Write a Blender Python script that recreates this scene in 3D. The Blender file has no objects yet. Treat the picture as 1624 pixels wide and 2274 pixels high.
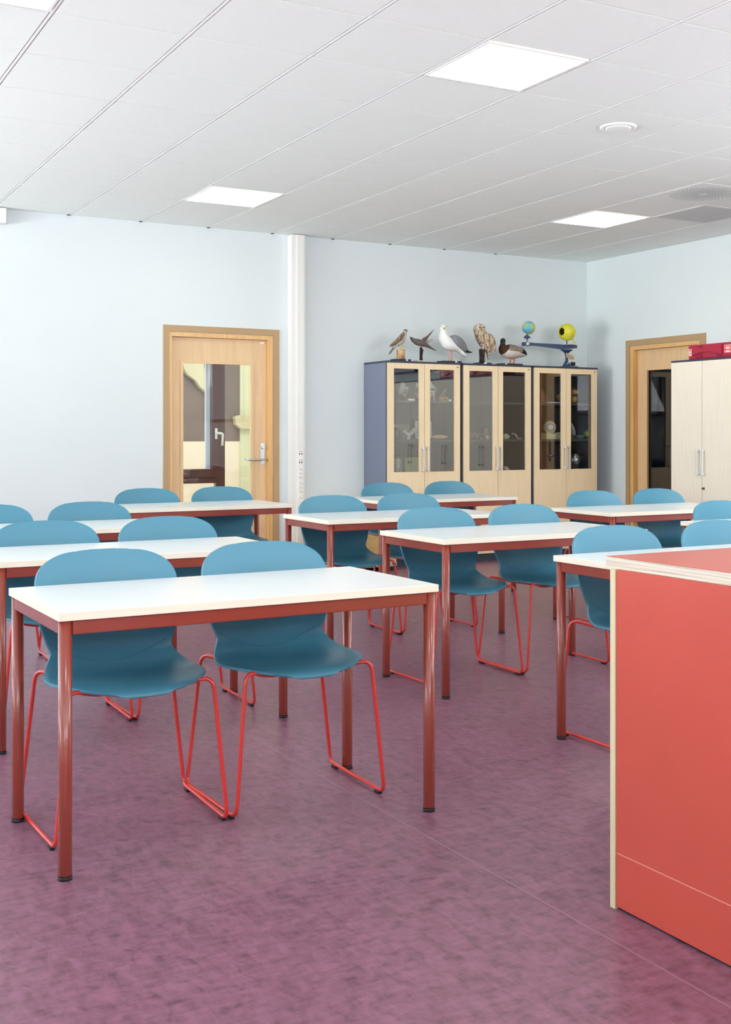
import bpy, bmesh, math, random
from mathutils import Vector, Matrix
random.seed(7)
PI = math.pi
scene = bpy.context.scene
COL = scene.collection

# ------------------------------------------------------------------ camera
F_PX, TH, CX, CY, CAM_H = 2631.8, 0.5209, 874.2, 963.1, 1.2
cam_d = bpy.data.cameras.new('camera'); cam = bpy.data.objects.new('camera', cam_d); COL.objects.link(cam)
cam_d.sensor_fit = 'HORIZONTAL'; cam_d.sensor_width = 36.0; cam_d.lens = F_PX / 1624 * 36.0
cam_d.shift_x = -(CX - 812) / 1624; cam_d.shift_y = -(1137 - CY) / 1624
cam.location = (0, 0, CAM_H); cam.rotation_euler = (PI / 2, 0, -TH)
cam_d.clip_start = 0.05; cam_d.clip_end = 200
scene.camera = cam

# ------------------------------------------------------------------ world, exposure
w = bpy.data.worlds.new('daylight_sky'); scene.world = w; w.use_nodes = True
bg = w.node_tree.nodes['Background']; bg.inputs[0].default_value = (0.80, 0.90, 1.0, 1); bg.inputs[1].default_value = 1.4
scene.view_settings.view_transform = 'Standard'; scene.view_settings.look = 'None'
scene.view_settings.exposure = 0.13; scene.view_settings.gamma = 1.0
scene.view_settings.use_curve_mapping = False

XL, XR, YF, YB, ZC = -4.6, 7.855, -2.2, 9.66, 2.976   # the room
def area(name, loc, rot, sx, sy, watts, col):
    d = bpy.data.lights.new(name, 'AREA'); d.shape = 'RECTANGLE'; d.size = sx; d.size_y = sy
    d.energy = watts; d.color = col
    o = bpy.data.objects.new(name, d); COL.objects.link(o); o.location = loc; o.rotation_euler = rot
    return o
# daylight by the left windows; those behind the camera and right are added
SKYC = (0.895, 0.955, 1.0)
LEFT_W, FRONT_W, LTILT = (62, 170, 345), 95, 55      # window lamps tilted up to brighten the ceiling
LEFT_WINDOWS = [(-0.9, 1.9), (2.5, 5.3), (5.9, 9.2)]
for a, b in LEFT_WINDOWS:
    l = area('window_and_fill_light', (XL - 0.16, (a + b) / 2, 1.7), (0, -PI / 2 - math.radians(LTILT), 0), 1.75, b - a - 0.1, LEFT_W[LEFT_WINDOWS.index((a, b))], SKYC); l.data.spread = math.radians(150)
for (a, b), e in zip(LEFT_WINDOWS, (3, 14, 75)):   # added fill lamps to brighten the ceiling, standing in for ground bounce
    area('ceiling_fill_light', (XL - 0.12, (a + b) / 2, 1.0), (0, -PI / 2 - math.radians(27), 0), 0.4, b - a - 0.1, e, (0.93, 1.0, 0.97)).data.spread = math.radians(75)
ADDED_RIGHT_WINDOWS = [(-1.4, 2.2), (2.5, 4.1)]  # unseen windows, added to brighten the ceiling at the right
for a, b in ADDED_RIGHT_WINDOWS:
    area('window_and_fill_light', (XR + 0.16, (a + b) / 2, 2.0), (0, PI / 2 + math.radians(62), 0), 1.1, b - a - 0.1, 60 * (b - a), SKYC).data.spread = math.radians(130)
ADDED_FRONT_WINDOWS = [(-3.2, 0.2), (0.8, 4.1), (4.7, 7.5)]  # unseen high windows, added to light the far wall and ceiling
for a, b in ADDED_FRONT_WINDOWS:
    area('window_and_fill_light', ((a + b) / 2, YF - 0.16, 2.2), (PI / 2 + math.radians(32), 0, 0), b - a - 0.1, 1.15, FRONT_W, (0.97, 0.98, 1.0)).data.spread = math.radians(120)

# ------------------------------------------------------------------ materials
def lin(c): return c / 12.92 if c <= 0.04045 else ((c + 0.055) / 1.055) ** 2.4
def H(h): return tuple(lin(int(h[i:i + 2], 16) / 255) for i in (0, 2, 4)) + (1,)
def nt(name):
    m = bpy.data.materials.new(name); m.use_nodes = True
    return m, m.node_tree, m.node_tree.nodes['Principled BSDF']
def mat(name, col, rough=0.5, spec=0.5, var=0.0, scale=8.0, stretch=(1, 1, 1), bump=0.0, metal=0.0, coat=0.0, col2=None, detail=3):
    """one colour with a soft noise variation; col2 = the second colour of the noise"""
    m, t, p = nt(name)
    c = H(col); p.inputs['Base Color'].default_value = c
    p.inputs['Roughness'].default_value = rough; p.inputs['Specular IOR Level'].default_value = spec
    p.inputs['Metallic'].default_value = metal; p.inputs['Coat Weight'].default_value = coat
    p.inputs['Coat Roughness'].default_value = 0.12
    if var > 0 or col2 or bump > 0:
        tc = t.nodes.new('ShaderNodeTexCoord'); mp = t.nodes.new('ShaderNodeMapping')
        mp.inputs['Scale'].default_value = stretch
        n = t.nodes.new('ShaderNodeTexNoise'); n.inputs['Scale'].default_value = scale; n.inputs['Detail'].default_value = detail
        t.links.new(tc.outputs['Object'], mp.inputs[0]); t.links.new(mp.outputs[0], n.inputs['Vector'])
        if var > 0 or col2:
            r = t.nodes.new('ShaderNodeValToRGB'); r.color_ramp.elements[0].position = 0.35; r.color_ramp.elements[1].position = 0.65
            a = c; b = H(col2) if col2 else tuple(min(1, x * (1 - var)) for x in c[:3]) + (1,)
            if not col2: a = tuple(min(1, x * (1 + var)) for x in c[:3]) + (1,)
            r.color_ramp.elements[0].color = b; r.color_ramp.elements[1].color = a
            t.links.new(n.outputs[0], r.inputs[0]); t.links.new(r.outputs[0], p.inputs['Base Color'])
        if bump > 0:
            bn = t.nodes.new('ShaderNodeBump'); bn.inputs['Strength'].default_value = bump; bn.inputs['Distance'].default_value = 0.002
            t.links.new(n.outputs[0], bn.inputs['Height']); t.links.new(bn.outputs[0], p.inputs['Normal'])
    return m
def glass(name, tint, refl, rough=0.0):
    m, t, p = nt(name); t.nodes.remove(p)
    out = t.nodes['Material Output']; mix = t.nodes.new('ShaderNodeMixShader')
    tr = t.nodes.new('ShaderNodeBsdfTransparent'); tr.inputs[0].default_value = tint
    gl = t.nodes.new('ShaderNodeBsdfGlossy'); gl.inputs['Roughness'].default_value = rough
    mix.inputs[0].default_value = refl; t.links.new(tr.outputs[0], mix.inputs[1]); t.links.new(gl.outputs[0], mix.inputs[2])
    t.links.new(mix.outputs[0], out.inputs[0]); return m
def emit(name, col, s):
    m, t, p = nt(name); p.inputs['Base Color'].default_value = H(col)
    p.inputs['Emission Color'].default_value = H(col); p.inputs['Emission Strength'].default_value = s; return m

M = {}
M['wall'] = mat('wall_paint', 'dde4e5', 0.75, 0.3, var=0.012, scale=1.2, bump=0.03)
M['ceil'] = mat('ceiling_tile_white', 'f2f9f5', 0.9, 0.15, var=0.008, scale=30, bump=0.06)
M['tbar'] = mat('ceiling_grid_white', 'f6f6f6', 0.5, 0.4)
M['tbar_cream'] = mat('ceiling_joint_cream', 'd2cab4', 0.6, 0.3)
M['black'] = mat('black_plastic', '15161a', 0.5, 0.4)
M['white_pl'] = mat('white_plastic', 'f3f0ea', 0.4, 0.5)
M['white_trim'] = mat('white_painted_metal', 'eae8e3', 0.35, 0.5)
M['shell'] = mat('blue_shell_plastic', '42829a', 0.42, 0.55, bump=0.12, scale=420)
M['shell_line'] = mat('blue_moulding_line', '356d85', 0.5, 0.5)
M['wire'] = mat('red_powder_coated_wire', 'd2352e', 0.26, 0.6, coat=0.4)
M['tframe'] = mat('brick_red_steel', '8e3a2b', 0.26, 0.6, var=0.03, scale=6, coat=0.45)
M['ttop'] = mat('white_laminate', 'e6e7e5', 0.27, 0.5, var=0.01, scale=3)
M['tedge'] = mat('cream_edge_band', 'eee5d2', 0.42, 0.4, var=0.025, scale=14, stretch=(.3, .3, 4))
M['maple'] = mat('maple_veneer', 'f0d9b2', 0.45, 0.4, var=0.035, scale=5, stretch=(9, 9, 0.7), detail=6)
M['maple_pale'] = mat('pale_maple_veneer', 'efe6d4', 0.45, 0.4, var=0.02, scale=5, stretch=(9, 9, 0.6), detail=6)
M['birch'] = mat('birch_door_veneer', 'e0bd90', 0.4, 0.45, var=0.05, scale=4, stretch=(7, 7, 0.8), detail=6)
M['pine'] = mat('varnished_pine', 'dfb072', 0.35, 0.5, var=0.10, scale=5, stretch=(14, 14, 0.6), detail=6)
M['taupe'] = mat('taupe_painted_casing', 'b3946c', 0.45, 0.4, var=0.02, scale=3)
M['greycab'] = mat('grey_cabinet_laminate', '777d92', 0.5, 0.4, var=0.02, scale=2)
M['darkgrey'] = mat('dark_grey_cabinet_edge', '3b4250', 0.5, 0.4)
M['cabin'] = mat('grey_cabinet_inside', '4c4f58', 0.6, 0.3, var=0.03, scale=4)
M['chrome'] = mat('brushed_steel', 'c9ccd0', 0.25, 0.5, metal=1.0)
M['alu'] = mat('matt_aluminium', 'd5d7da', 0.38, 0.5, metal=0.85)
M['glass'] = glass('cabinet_glass', (0.93, 0.95, 0.95, 1), 0.15)
M['glass_door'] = glass('door_glass', (0.95, 0.97, 0.96, 1), 0.035)
M['glass_dark'] = glass('dark_door_glass', (0.45, 0.47, 0.5, 1), 0.10)
M['laminate_red'] = mat('coral_laminate', 'c84f40', 0.36, 0.5, var=0.03, scale=2.5, coat=0.1)
M['laminate_top'] = mat('coral_laminate_worktop', 'c0503f', 0.3, 0.55, var=0.02, scale=2.5)
M['diffuser'] = emit('lamp_diffuser', 'fffdf0', 7.0)
M['paper'] = mat('white_paper', 'f2efe4', 0.7, 0.2)
M['crate'] = mat('plywood_crate', 'dbb673', 0.5, 0.4, var=0.06, scale=5, stretch=(1, 6, 6), detail=6)

def plywood():
    m, t, p = nt('birch_plywood_edge'); p.inputs['Roughness'].default_value = 0.55
    tc = t.nodes.new('ShaderNodeTexCoord'); mp = t.nodes.new('ShaderNodeMapping'); mp.inputs['Scale'].default_value = (2, 2, 330)
    n = t.nodes.new('ShaderNodeTexNoise'); n.inputs['Scale'].default_value = 1.0; n.inputs['Detail'].default_value = 2
    r = t.nodes.new('ShaderNodeValToRGB'); r.color_ramp.elements[0].color = H('b5a285'); r.color_ramp.elements[1].color = H('e0d8ca')
    r.color_ramp.elements[0].position = 0.33; r.color_ramp.elements[1].position = 0.5
    t.links.new(tc.outputs['Object'], mp.inputs[0]); t.links.new(mp.outputs[0], n.inputs['Vector'])
    t.links.new(n.outputs[0], r.inputs[0]); t.links.new(r.outputs[0], p.inputs['Base Color']); return m
M['ply'] = plywood()
M['plyside'] = mat('birch_panel_edge', 'd9cca8', 0.55, 0.3, var=0.03, scale=6, stretch=(3, 3, .3))

def floor_mat():
    m, t, p = nt('purple_linoleum')
    tc = t.nodes.new('ShaderNodeTexCoord')
    def noise(scale, st, det=4, dist=0.0, rot=0.0):
        mp = t.nodes.new('ShaderNodeMapping'); mp.inputs['Scale'].default_value = st; mp.inputs['Rotation'].default_value = (0, 0, rot)
        n = t.nodes.new('ShaderNodeTexNoise'); n.inputs['Scale'].default_value = scale; n.inputs['Detail'].default_value = det
        n.inputs['Distortion'].default_value = dist; n.inputs['Roughness'].default_value = 0.65
        t.links.new(tc.outputs['Object'], mp.inputs[0]); t.links.new(mp.outputs[0], n.inputs['Vector']); return n
    a = noise(34, (1, 0.42, 1), 5, 0.5, 0.12); b = noise(46, (0.34, 1, 1), 4, 0.4, -0.10); c = noise(2.5, (1, 1, 1), 2)
    r = t.nodes.new('ShaderNodeValToRGB'); e = r.color_ramp.elements
    e[0].position = 0.37; e[0].color = H('684555'); e[1].position = 0.60; e[1].color = H('94647b')
    k = r.color_ramp.elements.new(0.47); k.color = H('81566a')
    mx = t.nodes.new('ShaderNodeMath'); mx.operation = 'MULTIPLY_ADD'; mx.inputs[1].default_value = 0.45; 
    m2 = t.nodes.new('ShaderNodeMath'); m2.operation = 'MULTIPLY'; m2.inputs[1].default_value = 0.55
    t.links.new(b.outputs[0], mx.inputs[0]); t.links.new(a.outputs[0], m2.inputs[0]); t.links.new(m2.outputs[0], mx.inputs[2])
    t.links.new(mx.outputs[0], r.inputs[0])
    mc = t.nodes.new('ShaderNodeMixRGB'); mc.blend_type = 'MULTIPLY'; mc.inputs[0].default_value = 0.35
    r2 = t.nodes.new('ShaderNodeValToRGB'); r2.color_ramp.elements[0].color = (.72, .72, .72, 1); r2.color_ramp.elements[0].position = .3
    r2.color_ramp.elements[1].position = .7
    t.links.new(c.outputs[0], r2.inputs[0]); t.links.new(r.outputs[0], mc.inputs[1]); t.links.new(r2.outputs[0], mc.inputs[2])
    t.links.new(mc.outputs[0], p.inputs['Base Color'])
    p.inputs['Roughness'].default_value = 0.36; p.inputs['Specular IOR Level'].default_value = 0.5
    bn = t.nodes.new('ShaderNodeBump'); bn.inputs['Strength'].default_value = 0.06; bn.inputs['Distance'].default_value = 0.001
    t.links.new(b.outputs[0], bn.inputs['Height']); t.links.new(bn.outputs[0], p.inputs['Normal'])
    return m
M['floor'] = floor_mat()
M['seam'] = mat('floor_weld_seam', '9c7489', 0.5, 0.4)

# ------------------------------------------------------------------ mesh helpers
def box(bm, x0, x1, y0, y1, z0, z1, mi=0, bev=0.0):
    vs = [bm.verts.new((x, y, z)) for x in (x0, x1) for y in (y0, y1) for z in (z0, z1)]
    fs = [bm.faces.new([vs[i] for i in f]) for f in ((0, 1, 3, 2), (4, 6, 7, 5), (0, 4, 5, 1), (2, 3, 7, 6), (0, 2, 6, 4), (1, 5, 7, 3))]
    for f in fs: f.material_index = mi
    if bev > 0:
        es = list({e for f in fs for e in f.edges})
        bmesh.ops.bevel(bm, geom=es, offset=bev, segments=2, affect='EDGES', profile=0.5)
    return fs
def fillet(pts, r):
    pts = [Vector(p) for p in pts]; out = [pts[0]]
    for i in range(1, len(pts) - 1):
        a, b, c = pts[i - 1], pts[i], pts[i + 1]
        rr = r[i] if isinstance(r, (list, tuple)) else r
        d1 = min(rr, (a - b).length * .49); d2 = min(rr, (c - b).length * .49)
        if d1 < 1e-5: out.append(b); continue
        p0 = b + (a - b).normalized() * d1; p2 = b + (c - b).normalized() * d2
        for k in range(7):
            t = k / 6; out.append(p0 * (1 - t) ** 2 + b * 2 * t * (1 - t) + p2 * t * t)
    out.append(pts[-1]); return out
def tube(bm, pts, r, seg=10, mi=0, cap=True):
    pts = [Vector(p) for p in pts]; rad = r if isinstance(r, (list, tuple)) else [r] * len(pts)
    rings = []; up = None
    for i, p in enumerate(pts):
        t = (pts[min(i + 1, len(pts) - 1)] - pts[max(i - 1, 0)]).normalized()
        if up is None:
            up = Vector((0, 0, 1)) if abs(t.z) < .9 else Vector((1, 0, 0))
        n = (up - t * up.dot(t)).normalized(); up = n; b = t.cross(n)
        rings.append([bm.verts.new(p + (n * math.cos(a) + b * math.sin(a)) * rad[i]) for a in [2 * PI * k / seg for k in range(seg)]])
    for a, b in zip(rings, rings[1:]):
        for k in range(seg):
            f = bm.faces.new((a[k], a[(k + 1) % seg], b[(k + 1) % seg], b[k])); f.smooth = True; f.material_index = mi
    if cap:
        for rg in (list(reversed(rings[0])), rings[-1]):
            f = bm.faces.new(rg); f.material_index = mi
def lathe(bm, prof, cx=0, cy=0, seg=24, mi=0, smooth=True):
    rings = [[bm.verts.new((cx + r * math.cos(2 * PI * k / seg), cy + r * math.sin(2 * PI * k / seg), z)) for k in range(seg)] for r, z in prof]
    for a, b in zip(rings, rings[1:]):
        for k in range(seg):
            f = bm.faces.new((a[k], a[(k + 1) % seg], b[(k + 1) % seg], b[k])); f.smooth = smooth; f.material_index = mi
    for rg in (rings[0], rings[-1]):
        f = bm.faces.new(rg); f.material_index = mi
def sphere(bm, c, r, seg=24, rg=14, mi=0, sc=(1, 1, 1)):
    ret = bmesh.ops.create_uvsphere(bm, u_segments=seg, v_segments=rg, radius=r)
    for v in ret['verts']:
        v.co = Vector((v.co.x * sc[0], v.co.y * sc[1], v.co.z * sc[2])) + Vector(c)
    for f in {f for v in ret['verts'] for f in v.link_faces}: f.smooth = True; f.material_index = mi
def loft(bm, rings, seg=16, matf=None, lat=(0, 1, 0)):
    """rings = (x, y, z, half width sideways, half height) strung along a path; an organic closed body"""
    P = [Vector(r[:3]) for r in rings]
    # Catmull-Rom refinement
    def cr(a, b, c, d, t): return 0.5 * ((2 * b) + (c - a) * t + (2 * a - 5 * b + 4 * c - d) * t * t + (3 * b - a - 3 * c + d) * t ** 3)
    R = [Vector(r) if False else list(r) for r in rings]; n = len(R); fine = []
    for i in range(n - 1):
        q = [R[max(i - 1, 0)], R[i], R[i + 1], R[min(i + 2, n - 1)]]
        for k in range(4):
            t = k / 4; fine.append([cr(q[0][j], q[1][j], q[2][j], q[3][j], t) for j in range(5)] + [(i + t) / (n - 1)])
    fine.append(list(R[-1]) + [1.0])
    L = Vector(lat).normalized(); vr = []
    for i, r in enumerate(fine):
        a = Vector(fine[max(i - 1, 0)][:3]); b = Vector(fine[min(i + 1, len(fine) - 1)][:3]); t = (b - a).normalized()
        l = (L - t * L.dot(t)).normalized(); u = t.cross(l).normalized()
        vr.append([bm.verts.new(Vector(r[:3]) + l * (max(r[3], 1e-4) * math.cos(2 * PI * k / seg)) + u * (max(r[4], 1e-4) * math.sin(2 * PI * k / seg))) for k in range(seg)])
    for i, (a, b) in enumerate(zip(vr, vr[1:])):
        for k in range(seg):
            f = bm.faces.new((a[k], a[(k + 1) % seg], b[(k + 1) % seg], b[k])); f.smooth = True
            if matf: f.material_index = matf(fine[i][5], (k + .5) / seg, f.calc_center_median())
    for j, rg in ((0, vr[0]), (1, vr[-1])):
        f = bm.faces.new(rg)
        if matf: f.material_index = matf(float(j), .25, f.calc_center_median())
def plate(bm, pts, y0, y1, mi=0):
    """outline in the x-z plane given thickness from y0 to y1"""
    a = [bm.verts.new((x, y0, z)) for x, z in pts]; b = [bm.verts.new((x, y1, z)) for x, z in pts]
    fa = bm.faces.new(a); fb = bm.faces.new(list(reversed(b))); fs = [fa, fb]
    for i in range(len(pts)):
        j = (i + 1) % len(pts); fs.append(bm.faces.new((a[j], a[i], b[i], b[j])))
    for f in fs: f.material_index = mi
def mesh(name, bm, mats):
    bmesh.ops.recalc_face_normals(bm, faces=bm.faces)
    me = bpy.data.meshes.new(name); bm.to_mesh(me); bm.free()
    for m in (mats if isinstance(mats, (list, tuple)) else [mats]): me.materials.append(M[m] if isinstance(m, str) else m)
    return me
def obj(name, bm, mats, parent=None, label=None, loc=None):
    o = bpy.data.objects.new(name, mesh(name, bm, mats) if isinstance(bm, bmesh.types.BMesh) else bm); COL.objects.link(o)
    if parent is not None: o.parent = parent
    if loc: o.location = loc
    if label: o['label'] = label
    return o
def nb(): return bmesh.new()
def thing(name, label, cat, loc=(0, 0, 0), rz=0.0, group=None):
    o = bpy.data.objects.new(name, None); COL.objects.link(o); o.location = loc; o.rotation_euler = (0, 0, rz)
    o.empty_display_size = 0.05
    o['label'] = label; o['category'] = cat
    if group: o['group'] = group
    return o
def tag(o, label, cat, group=None):
    o['label'] = label; o['category'] = cat
    if group: o['group'] = group
    return o
def struct(name, bm=None, mats=None, parent=None, label=None):
    if bm is None:
        o = bpy.data.objects.new(name, None); COL.objects.link(o)
    else: o = obj(name, bm, mats, parent)
    if parent is None: o['kind'] = 'structure'
    if label: o['label'] = label
    return o
def dup(root, loc, rz, label):
    r = root.copy(); COL.objects.link(r); r.location = loc; r.rotation_euler = (0, 0, rz); r['label'] = label
    for ch in list(root.children):
        c = ch.copy(); COL.objects.link(c); c.parent = r
        for g in list(ch.children):
            d = g.copy(); COL.objects.link(d); d.parent = c
    return r

# ------------------------------------------------------------------ room shell
bm = nb(); box(bm, XL, XR, YF, YB, -0.08, 0.0); floor = struct('floor', bm, 'floor')
for sx in (-0.21, 1.845, 3.90, 5.955):
    bm = nb(); box(bm, sx - .002, sx + .002, YF, YB, 0.0, 0.0006); obj('weld_seam', bm, 'seam', floor)

def wall_with_holes(name, axis, c0, c1, a0, a1, holes, z0=-0.08, z1=3.2):
    """axis 'y' = wall running along y between x c0..c1; holes = (a, b, z0, z1)"""
    bm = nb(); cur = a0
    def put(p, q, za, zb):
        if q - p < 1e-4 or zb - za < 1e-4: return
        if axis == 'y': box(bm, c0, c1, p, q, za, zb)
        else: box(bm, p, q, c0, c1, za, zb)
    for h in sorted(holes):
        put(cur, h[0], z0, z1); put(h[0], h[1], z0, h[2]); put(h[0], h[1], h[3], z1); cur = h[1]
    put(cur, a1, z0, z1); return struct(name, bm, 'wall')
D1 = (3.346, 4.306, 0.0, 2.067)     # door opening, back wall
D2 = (8.03, 8.984, 0.0, 2.062)      # door opening, right wall
wall_with_holes('wall_back', 'x', YB, YB + .18, XL - .2, XR + .2, [D1])
wall_with_holes('wall_right', 'y', XR, XR + .2, YF - .2, YB, [D2] + [(a, b, 1.4, 2.7) for a, b in ADDED_RIGHT_WINDOWS])
wall_with_holes('wall_left', 'y', XL - .2, XL, YF - .2, YB, [(a, b, 0.8, 2.6) for a, b in LEFT_WINDOWS])
wall_with_holes('wall_front', 'x', YF - .2, YF, XL, XR, [(a, b, 1.6, 2.8) for a, b in ADDED_FRONT_WINDOWS])
n = 0
for a, b in LEFT_WINDOWS + ADDED_FRONT_WINDOWS + ADDED_RIGHT_WINDOWS:  # the front and right windows are added for even brightness
    n += 1; left = n <= 3; right = n > 6
    r = struct('window_%d' % n)
    def wb(bm, p, q, d0, d1, z0, z1):
        if left: box(bm, XL - d1, XL - d0, p, q, z0, z1)
        elif right: box(bm, XR + d0, XR + d1, p, q, z0, z1)
        else: box(bm, p, q, YF - d1, YF - d0, z0, z1)
    bm = nb()
    wa, wz = (.8, 2.6) if left else (1.4, 2.7) if right else (1.6, 2.8)
    for p, q, z0, z1 in ((a, a + .06, wa, wz), (b - .06, b, wa, wz), (a + .06, b - .06, wa, wa + .06), (a + .06, b - .06, wz - .06, wz), ((a + b) / 2 - .03, (a + b) / 2 + .03, wa + .06, wz - .06)):
        wb(bm, p, q, .04, .10, z0, z1)
    obj('window_frame', bm, mat('brown_window_frame_%d' % n, '5a322c', .4), r)

# ------------------------------------------------------------------ suspended ceiling
GA = -0.015
def G(i, j):
    x, y = .6 * (2.93675 + i), .6 * (8.44939 + j); c, s = math.cos(GA), math.sin(GA)
    return (x * c - y * s, x * s + y * c)
bm = nb(); box(bm, XL - .2, XR + .2, YF - .2, YB + .18, ZC + .035, ZC + .2); ceiling = struct('ceiling', bm, 'ceil')
def clip(poly):
    for ax, lim, sg in ((0, XL, 1), (0, XR, -1), (1, YF, 1), (1, YB, -1)):
        out = []
        for k in range(len(poly)):
            p, q = poly[k], poly[(k + 1) % len(poly)]; dp, dq = (p[ax] - lim) * sg, (q[ax] - lim) * sg
            if dp >= 0: out.append(p)
            if (dp < 0) != (dq < 0):
                t = dp / (dp - dq); out.append((p[0] + (q[0] - p[0]) * t, p[1] + (q[1] - p[1]) * t))
        poly = out
        if len(poly) < 3: return None
    return poly
def slab(poly, z0, z1, bm=None, mi=0):
    bm = bm or nb()
    lo = [bm.verts.new((x, y, z0)) for x, y in poly]; hi = [bm.verts.new((x, y, z1)) for x, y in poly]
    fs = [bm.faces.new(list(reversed(lo))), bm.faces.new(hi)]
    for k in range(len(poly)):
        l = (k + 1) % len(poly); fs.append(bm.faces.new((lo[k], lo[l], hi[l], hi[k])))
    for f in fs: f.material_index = mi
    return bm
def quad(i0, i1, j0, j1): return [G(i0, j0), G(i1, j0), G(i1, j1), G(i0, j1)]
LIGHTS = {(2, -1): 'square ceiling light panel nearest the top of the picture', (2, 5): 'square ceiling light panel over the left tables',
          (7, 4): 'square ceiling light panel by the round air diffuser', (-2, -1): 'square ceiling light panel in the top left corner'}
SPECIAL = {(4, 0): 'speaker', (7, 2): 'diffuser', (8, 3): 'grille'}
gx, gy = .0125, .0042                # half gaps: wide joints run along y, fine ones along x
tile_me = None
cx0, cy0 = G(0, 0)
def tile_mesh():
    bm = nb(); hx, hy = .3 - gx, .3 - gy
    box(bm, -hx, hx, -hy, hy, -.002, .014)
    for f in bm.faces: pass
    return mesh('ceiling_tile', bm, 'ceil')
tile_me = tile_mesh()
def full(i, j):
    p = quad(i, i + 1, j, j + 1); return all(XL < x < XR and YF < y < YB for x, y in p)
for i in range(-6, 12):
    for j in range(-13, 10):
        if (i, j) in LIGHTS or (i, j) in SPECIAL: continue
        if full(i, j):
            o = obj('ceiling_tile', tile_me, None, ceiling); x, y = G(i + .5, j + .5)
            o.location = (x, y, ZC + .002); o.rotation_euler = (0, 0, GA)
        else:
            ex, ey = gx / .6, gy / .6
            p = clip(quad(i + ex, i + 1 - ex, j + ey, j + 1 - ey))
            if p: obj('ceiling_tile', slab(p, ZC, ZC + .016), 'ceil', ceiling)
# grid bars: bright rails in the joints along y, thin cream ones across
for i in range(-6, 13):
    p = clip([G(i - .5 * .024 / .6, -13), G(i + .5 * .024 / .6, -13), G(i + .5 * .024 / .6, 10), G(i - .5 * .024 / .6, 10)])
    if p:
        bm = slab(p, ZC + .010, ZC + .030)
        q = clip([G(i - .005 / .6, -13), G(i + .005 / .6, -13), G(i + .005 / .6, 10), G(i - .005 / .6, 10)])
        if q: slab(q, ZC - .001, ZC + .012, bm)
        obj('grid_rail', bm, 'tbar', ceiling)
for j in range(-13, 11):
    p = clip([G(-8, j - .0046 / .6), G(12, j - .0046 / .6), G(12, j + .0046 / .6), G(-8, j + .0046 / .6)])
    if p: obj('cross_joint', slab(p, ZC + .004, ZC + .012), 'tbar_cream', ceiling)
for i in range(0, 9):               # dark notches where the rails meet the back wall
    x0, y0 = G(i, 0); x1, y1 = G(i, 8); x = x0 + (x1 - x0) * (YB - y0) / (y1 - y0)
    bm = nb(); box(bm, x - .022, x + .004, YB - .022, YB - .001, ZC - .004, ZC + .0015); obj('rail_end_gap', bm, 'black', ceiling)

for (i, j), lab in LIGHTS.items():
    x, y = G(i + .5, j + .5); t = thing('ceiling_light', lab, 'light', (x, y, ZC), GA, 'square light panels in the ceiling')
    bm = nb(); h = .2865
    for a in (box(bm, -h, h, -h, -h + .012, -.004, .012), box(bm, -h, h, h - .012, h, -.004, .012), box(bm, -h, -h + .012, -h + .012, h - .012, -.004, .012), box(bm, h - .012, h, -h + .012, h - .012, -.004, .012)): pass
    obj('light_frame', bm, 'tbar', t)
    bm = nb(); box(bm, -h + .012, h - .012, -h + .012, h - .012, .001, .010); obj('diffuser', bm, 'diffuser', t)
for i, j in ((7, -2), (2, -7), (7, -8), (-2, -7)):    # unseen lamps added for more light from above
    x, y = G(i + .5, j + .5); area('added_ceiling_lamp', (x, y, ZC - .006), (0, 0, GA), .56, .56, 14, (1, .98, .92))
# round ceiling speaker
x, y = G(4.5, .5); t = thing('ceiling_speaker', 'round white speaker set in a ceiling tile right of the nearest light panel', 'speaker', (x, y, ZC), GA)
bm = nb(); box(bm, -.287, .287, -.298, .298, 0, .016); obj('tile_plate', bm, 'ceil', t)
bm = nb(); lathe(bm, [(.105, 0), (.105, -.006), (.098, -.010), (.082, -.010), (.078, -.003)], seg=40); obj('trim_ring', bm, 'tbar', t)
bm = nb(); lathe(bm, [(.076, -.001), (.076, -.010), (.06, -.013), (.02, -.014)], seg=40); obj('speaker_cover', bm, 'ceil', t)
# round perforated air diffuser
M['hole'] = mat('shadowed_perforation', 'bcc2c8', .9, .1)
x, y = G(7.5, 2.5); t = thing('air_diffuser', 'round perforated air diffuser in the ceiling at the right', 'vent', (x, y, ZC), GA)
bm = nb(); box(bm, -.287, .287, -.298, .298, -.002, .016); obj('diffuser_plate', bm, 'ceil', t)
bm = nb()
for k in range(3, 19):
    r = k * .0135; nn = 40
    for q in range(nn):
        a = 2 * PI * q / nn + k * .045; c, s = math.cos(a), math.sin(a); dr, dt = .0042, min(.0065, r * .055)
        v = [bm.verts.new((c * (r + u) - s * w_, s * (r + u) + c * w_, -.0024)) for u, w_ in ((-dr, -dt), (dr, -dt), (dr, dt), (-dr, dt))]
        bm.faces.new(v)
o = obj('perforations', bm, 'hole', t); o['kind'] = 'stuff'
x, y = G(8.5, 3.5); t = thing('air_grille', 'square perforated air grille in the ceiling at the right edge', 'vent', (x, y, ZC), GA)
bm = nb(); box(bm, -.287, .287, -.298, .298, -.002, .016); obj('grille_plate', bm, 'ceil', t)
bm = nb()
for a in range(-21, 22):
    for b in range(-21, 22):
        x, y = a * .0128, b * .0131
        bm.faces.new([bm.verts.new((x + u, y + v, -.0024)) for u, v in ((-.0038, -.0038), (.0038, -.0038), (.0038, .0038), (-.0038, .0038))])
o = obj('perforations', bm, 'hole', t); o['kind'] = 'stuff'
# end of a screen housing at the ceiling, left edge
bm = nb(); box(bm, .9, 1.992, YB - .09, YB - .002, ZC - .125, ZC - .006, bev=.004)
t = tag(obj('screen_housing', bm, 'white_trim'), 'short end of a pale roller screen housing under the ceiling at the left edge', 'housing')

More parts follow.
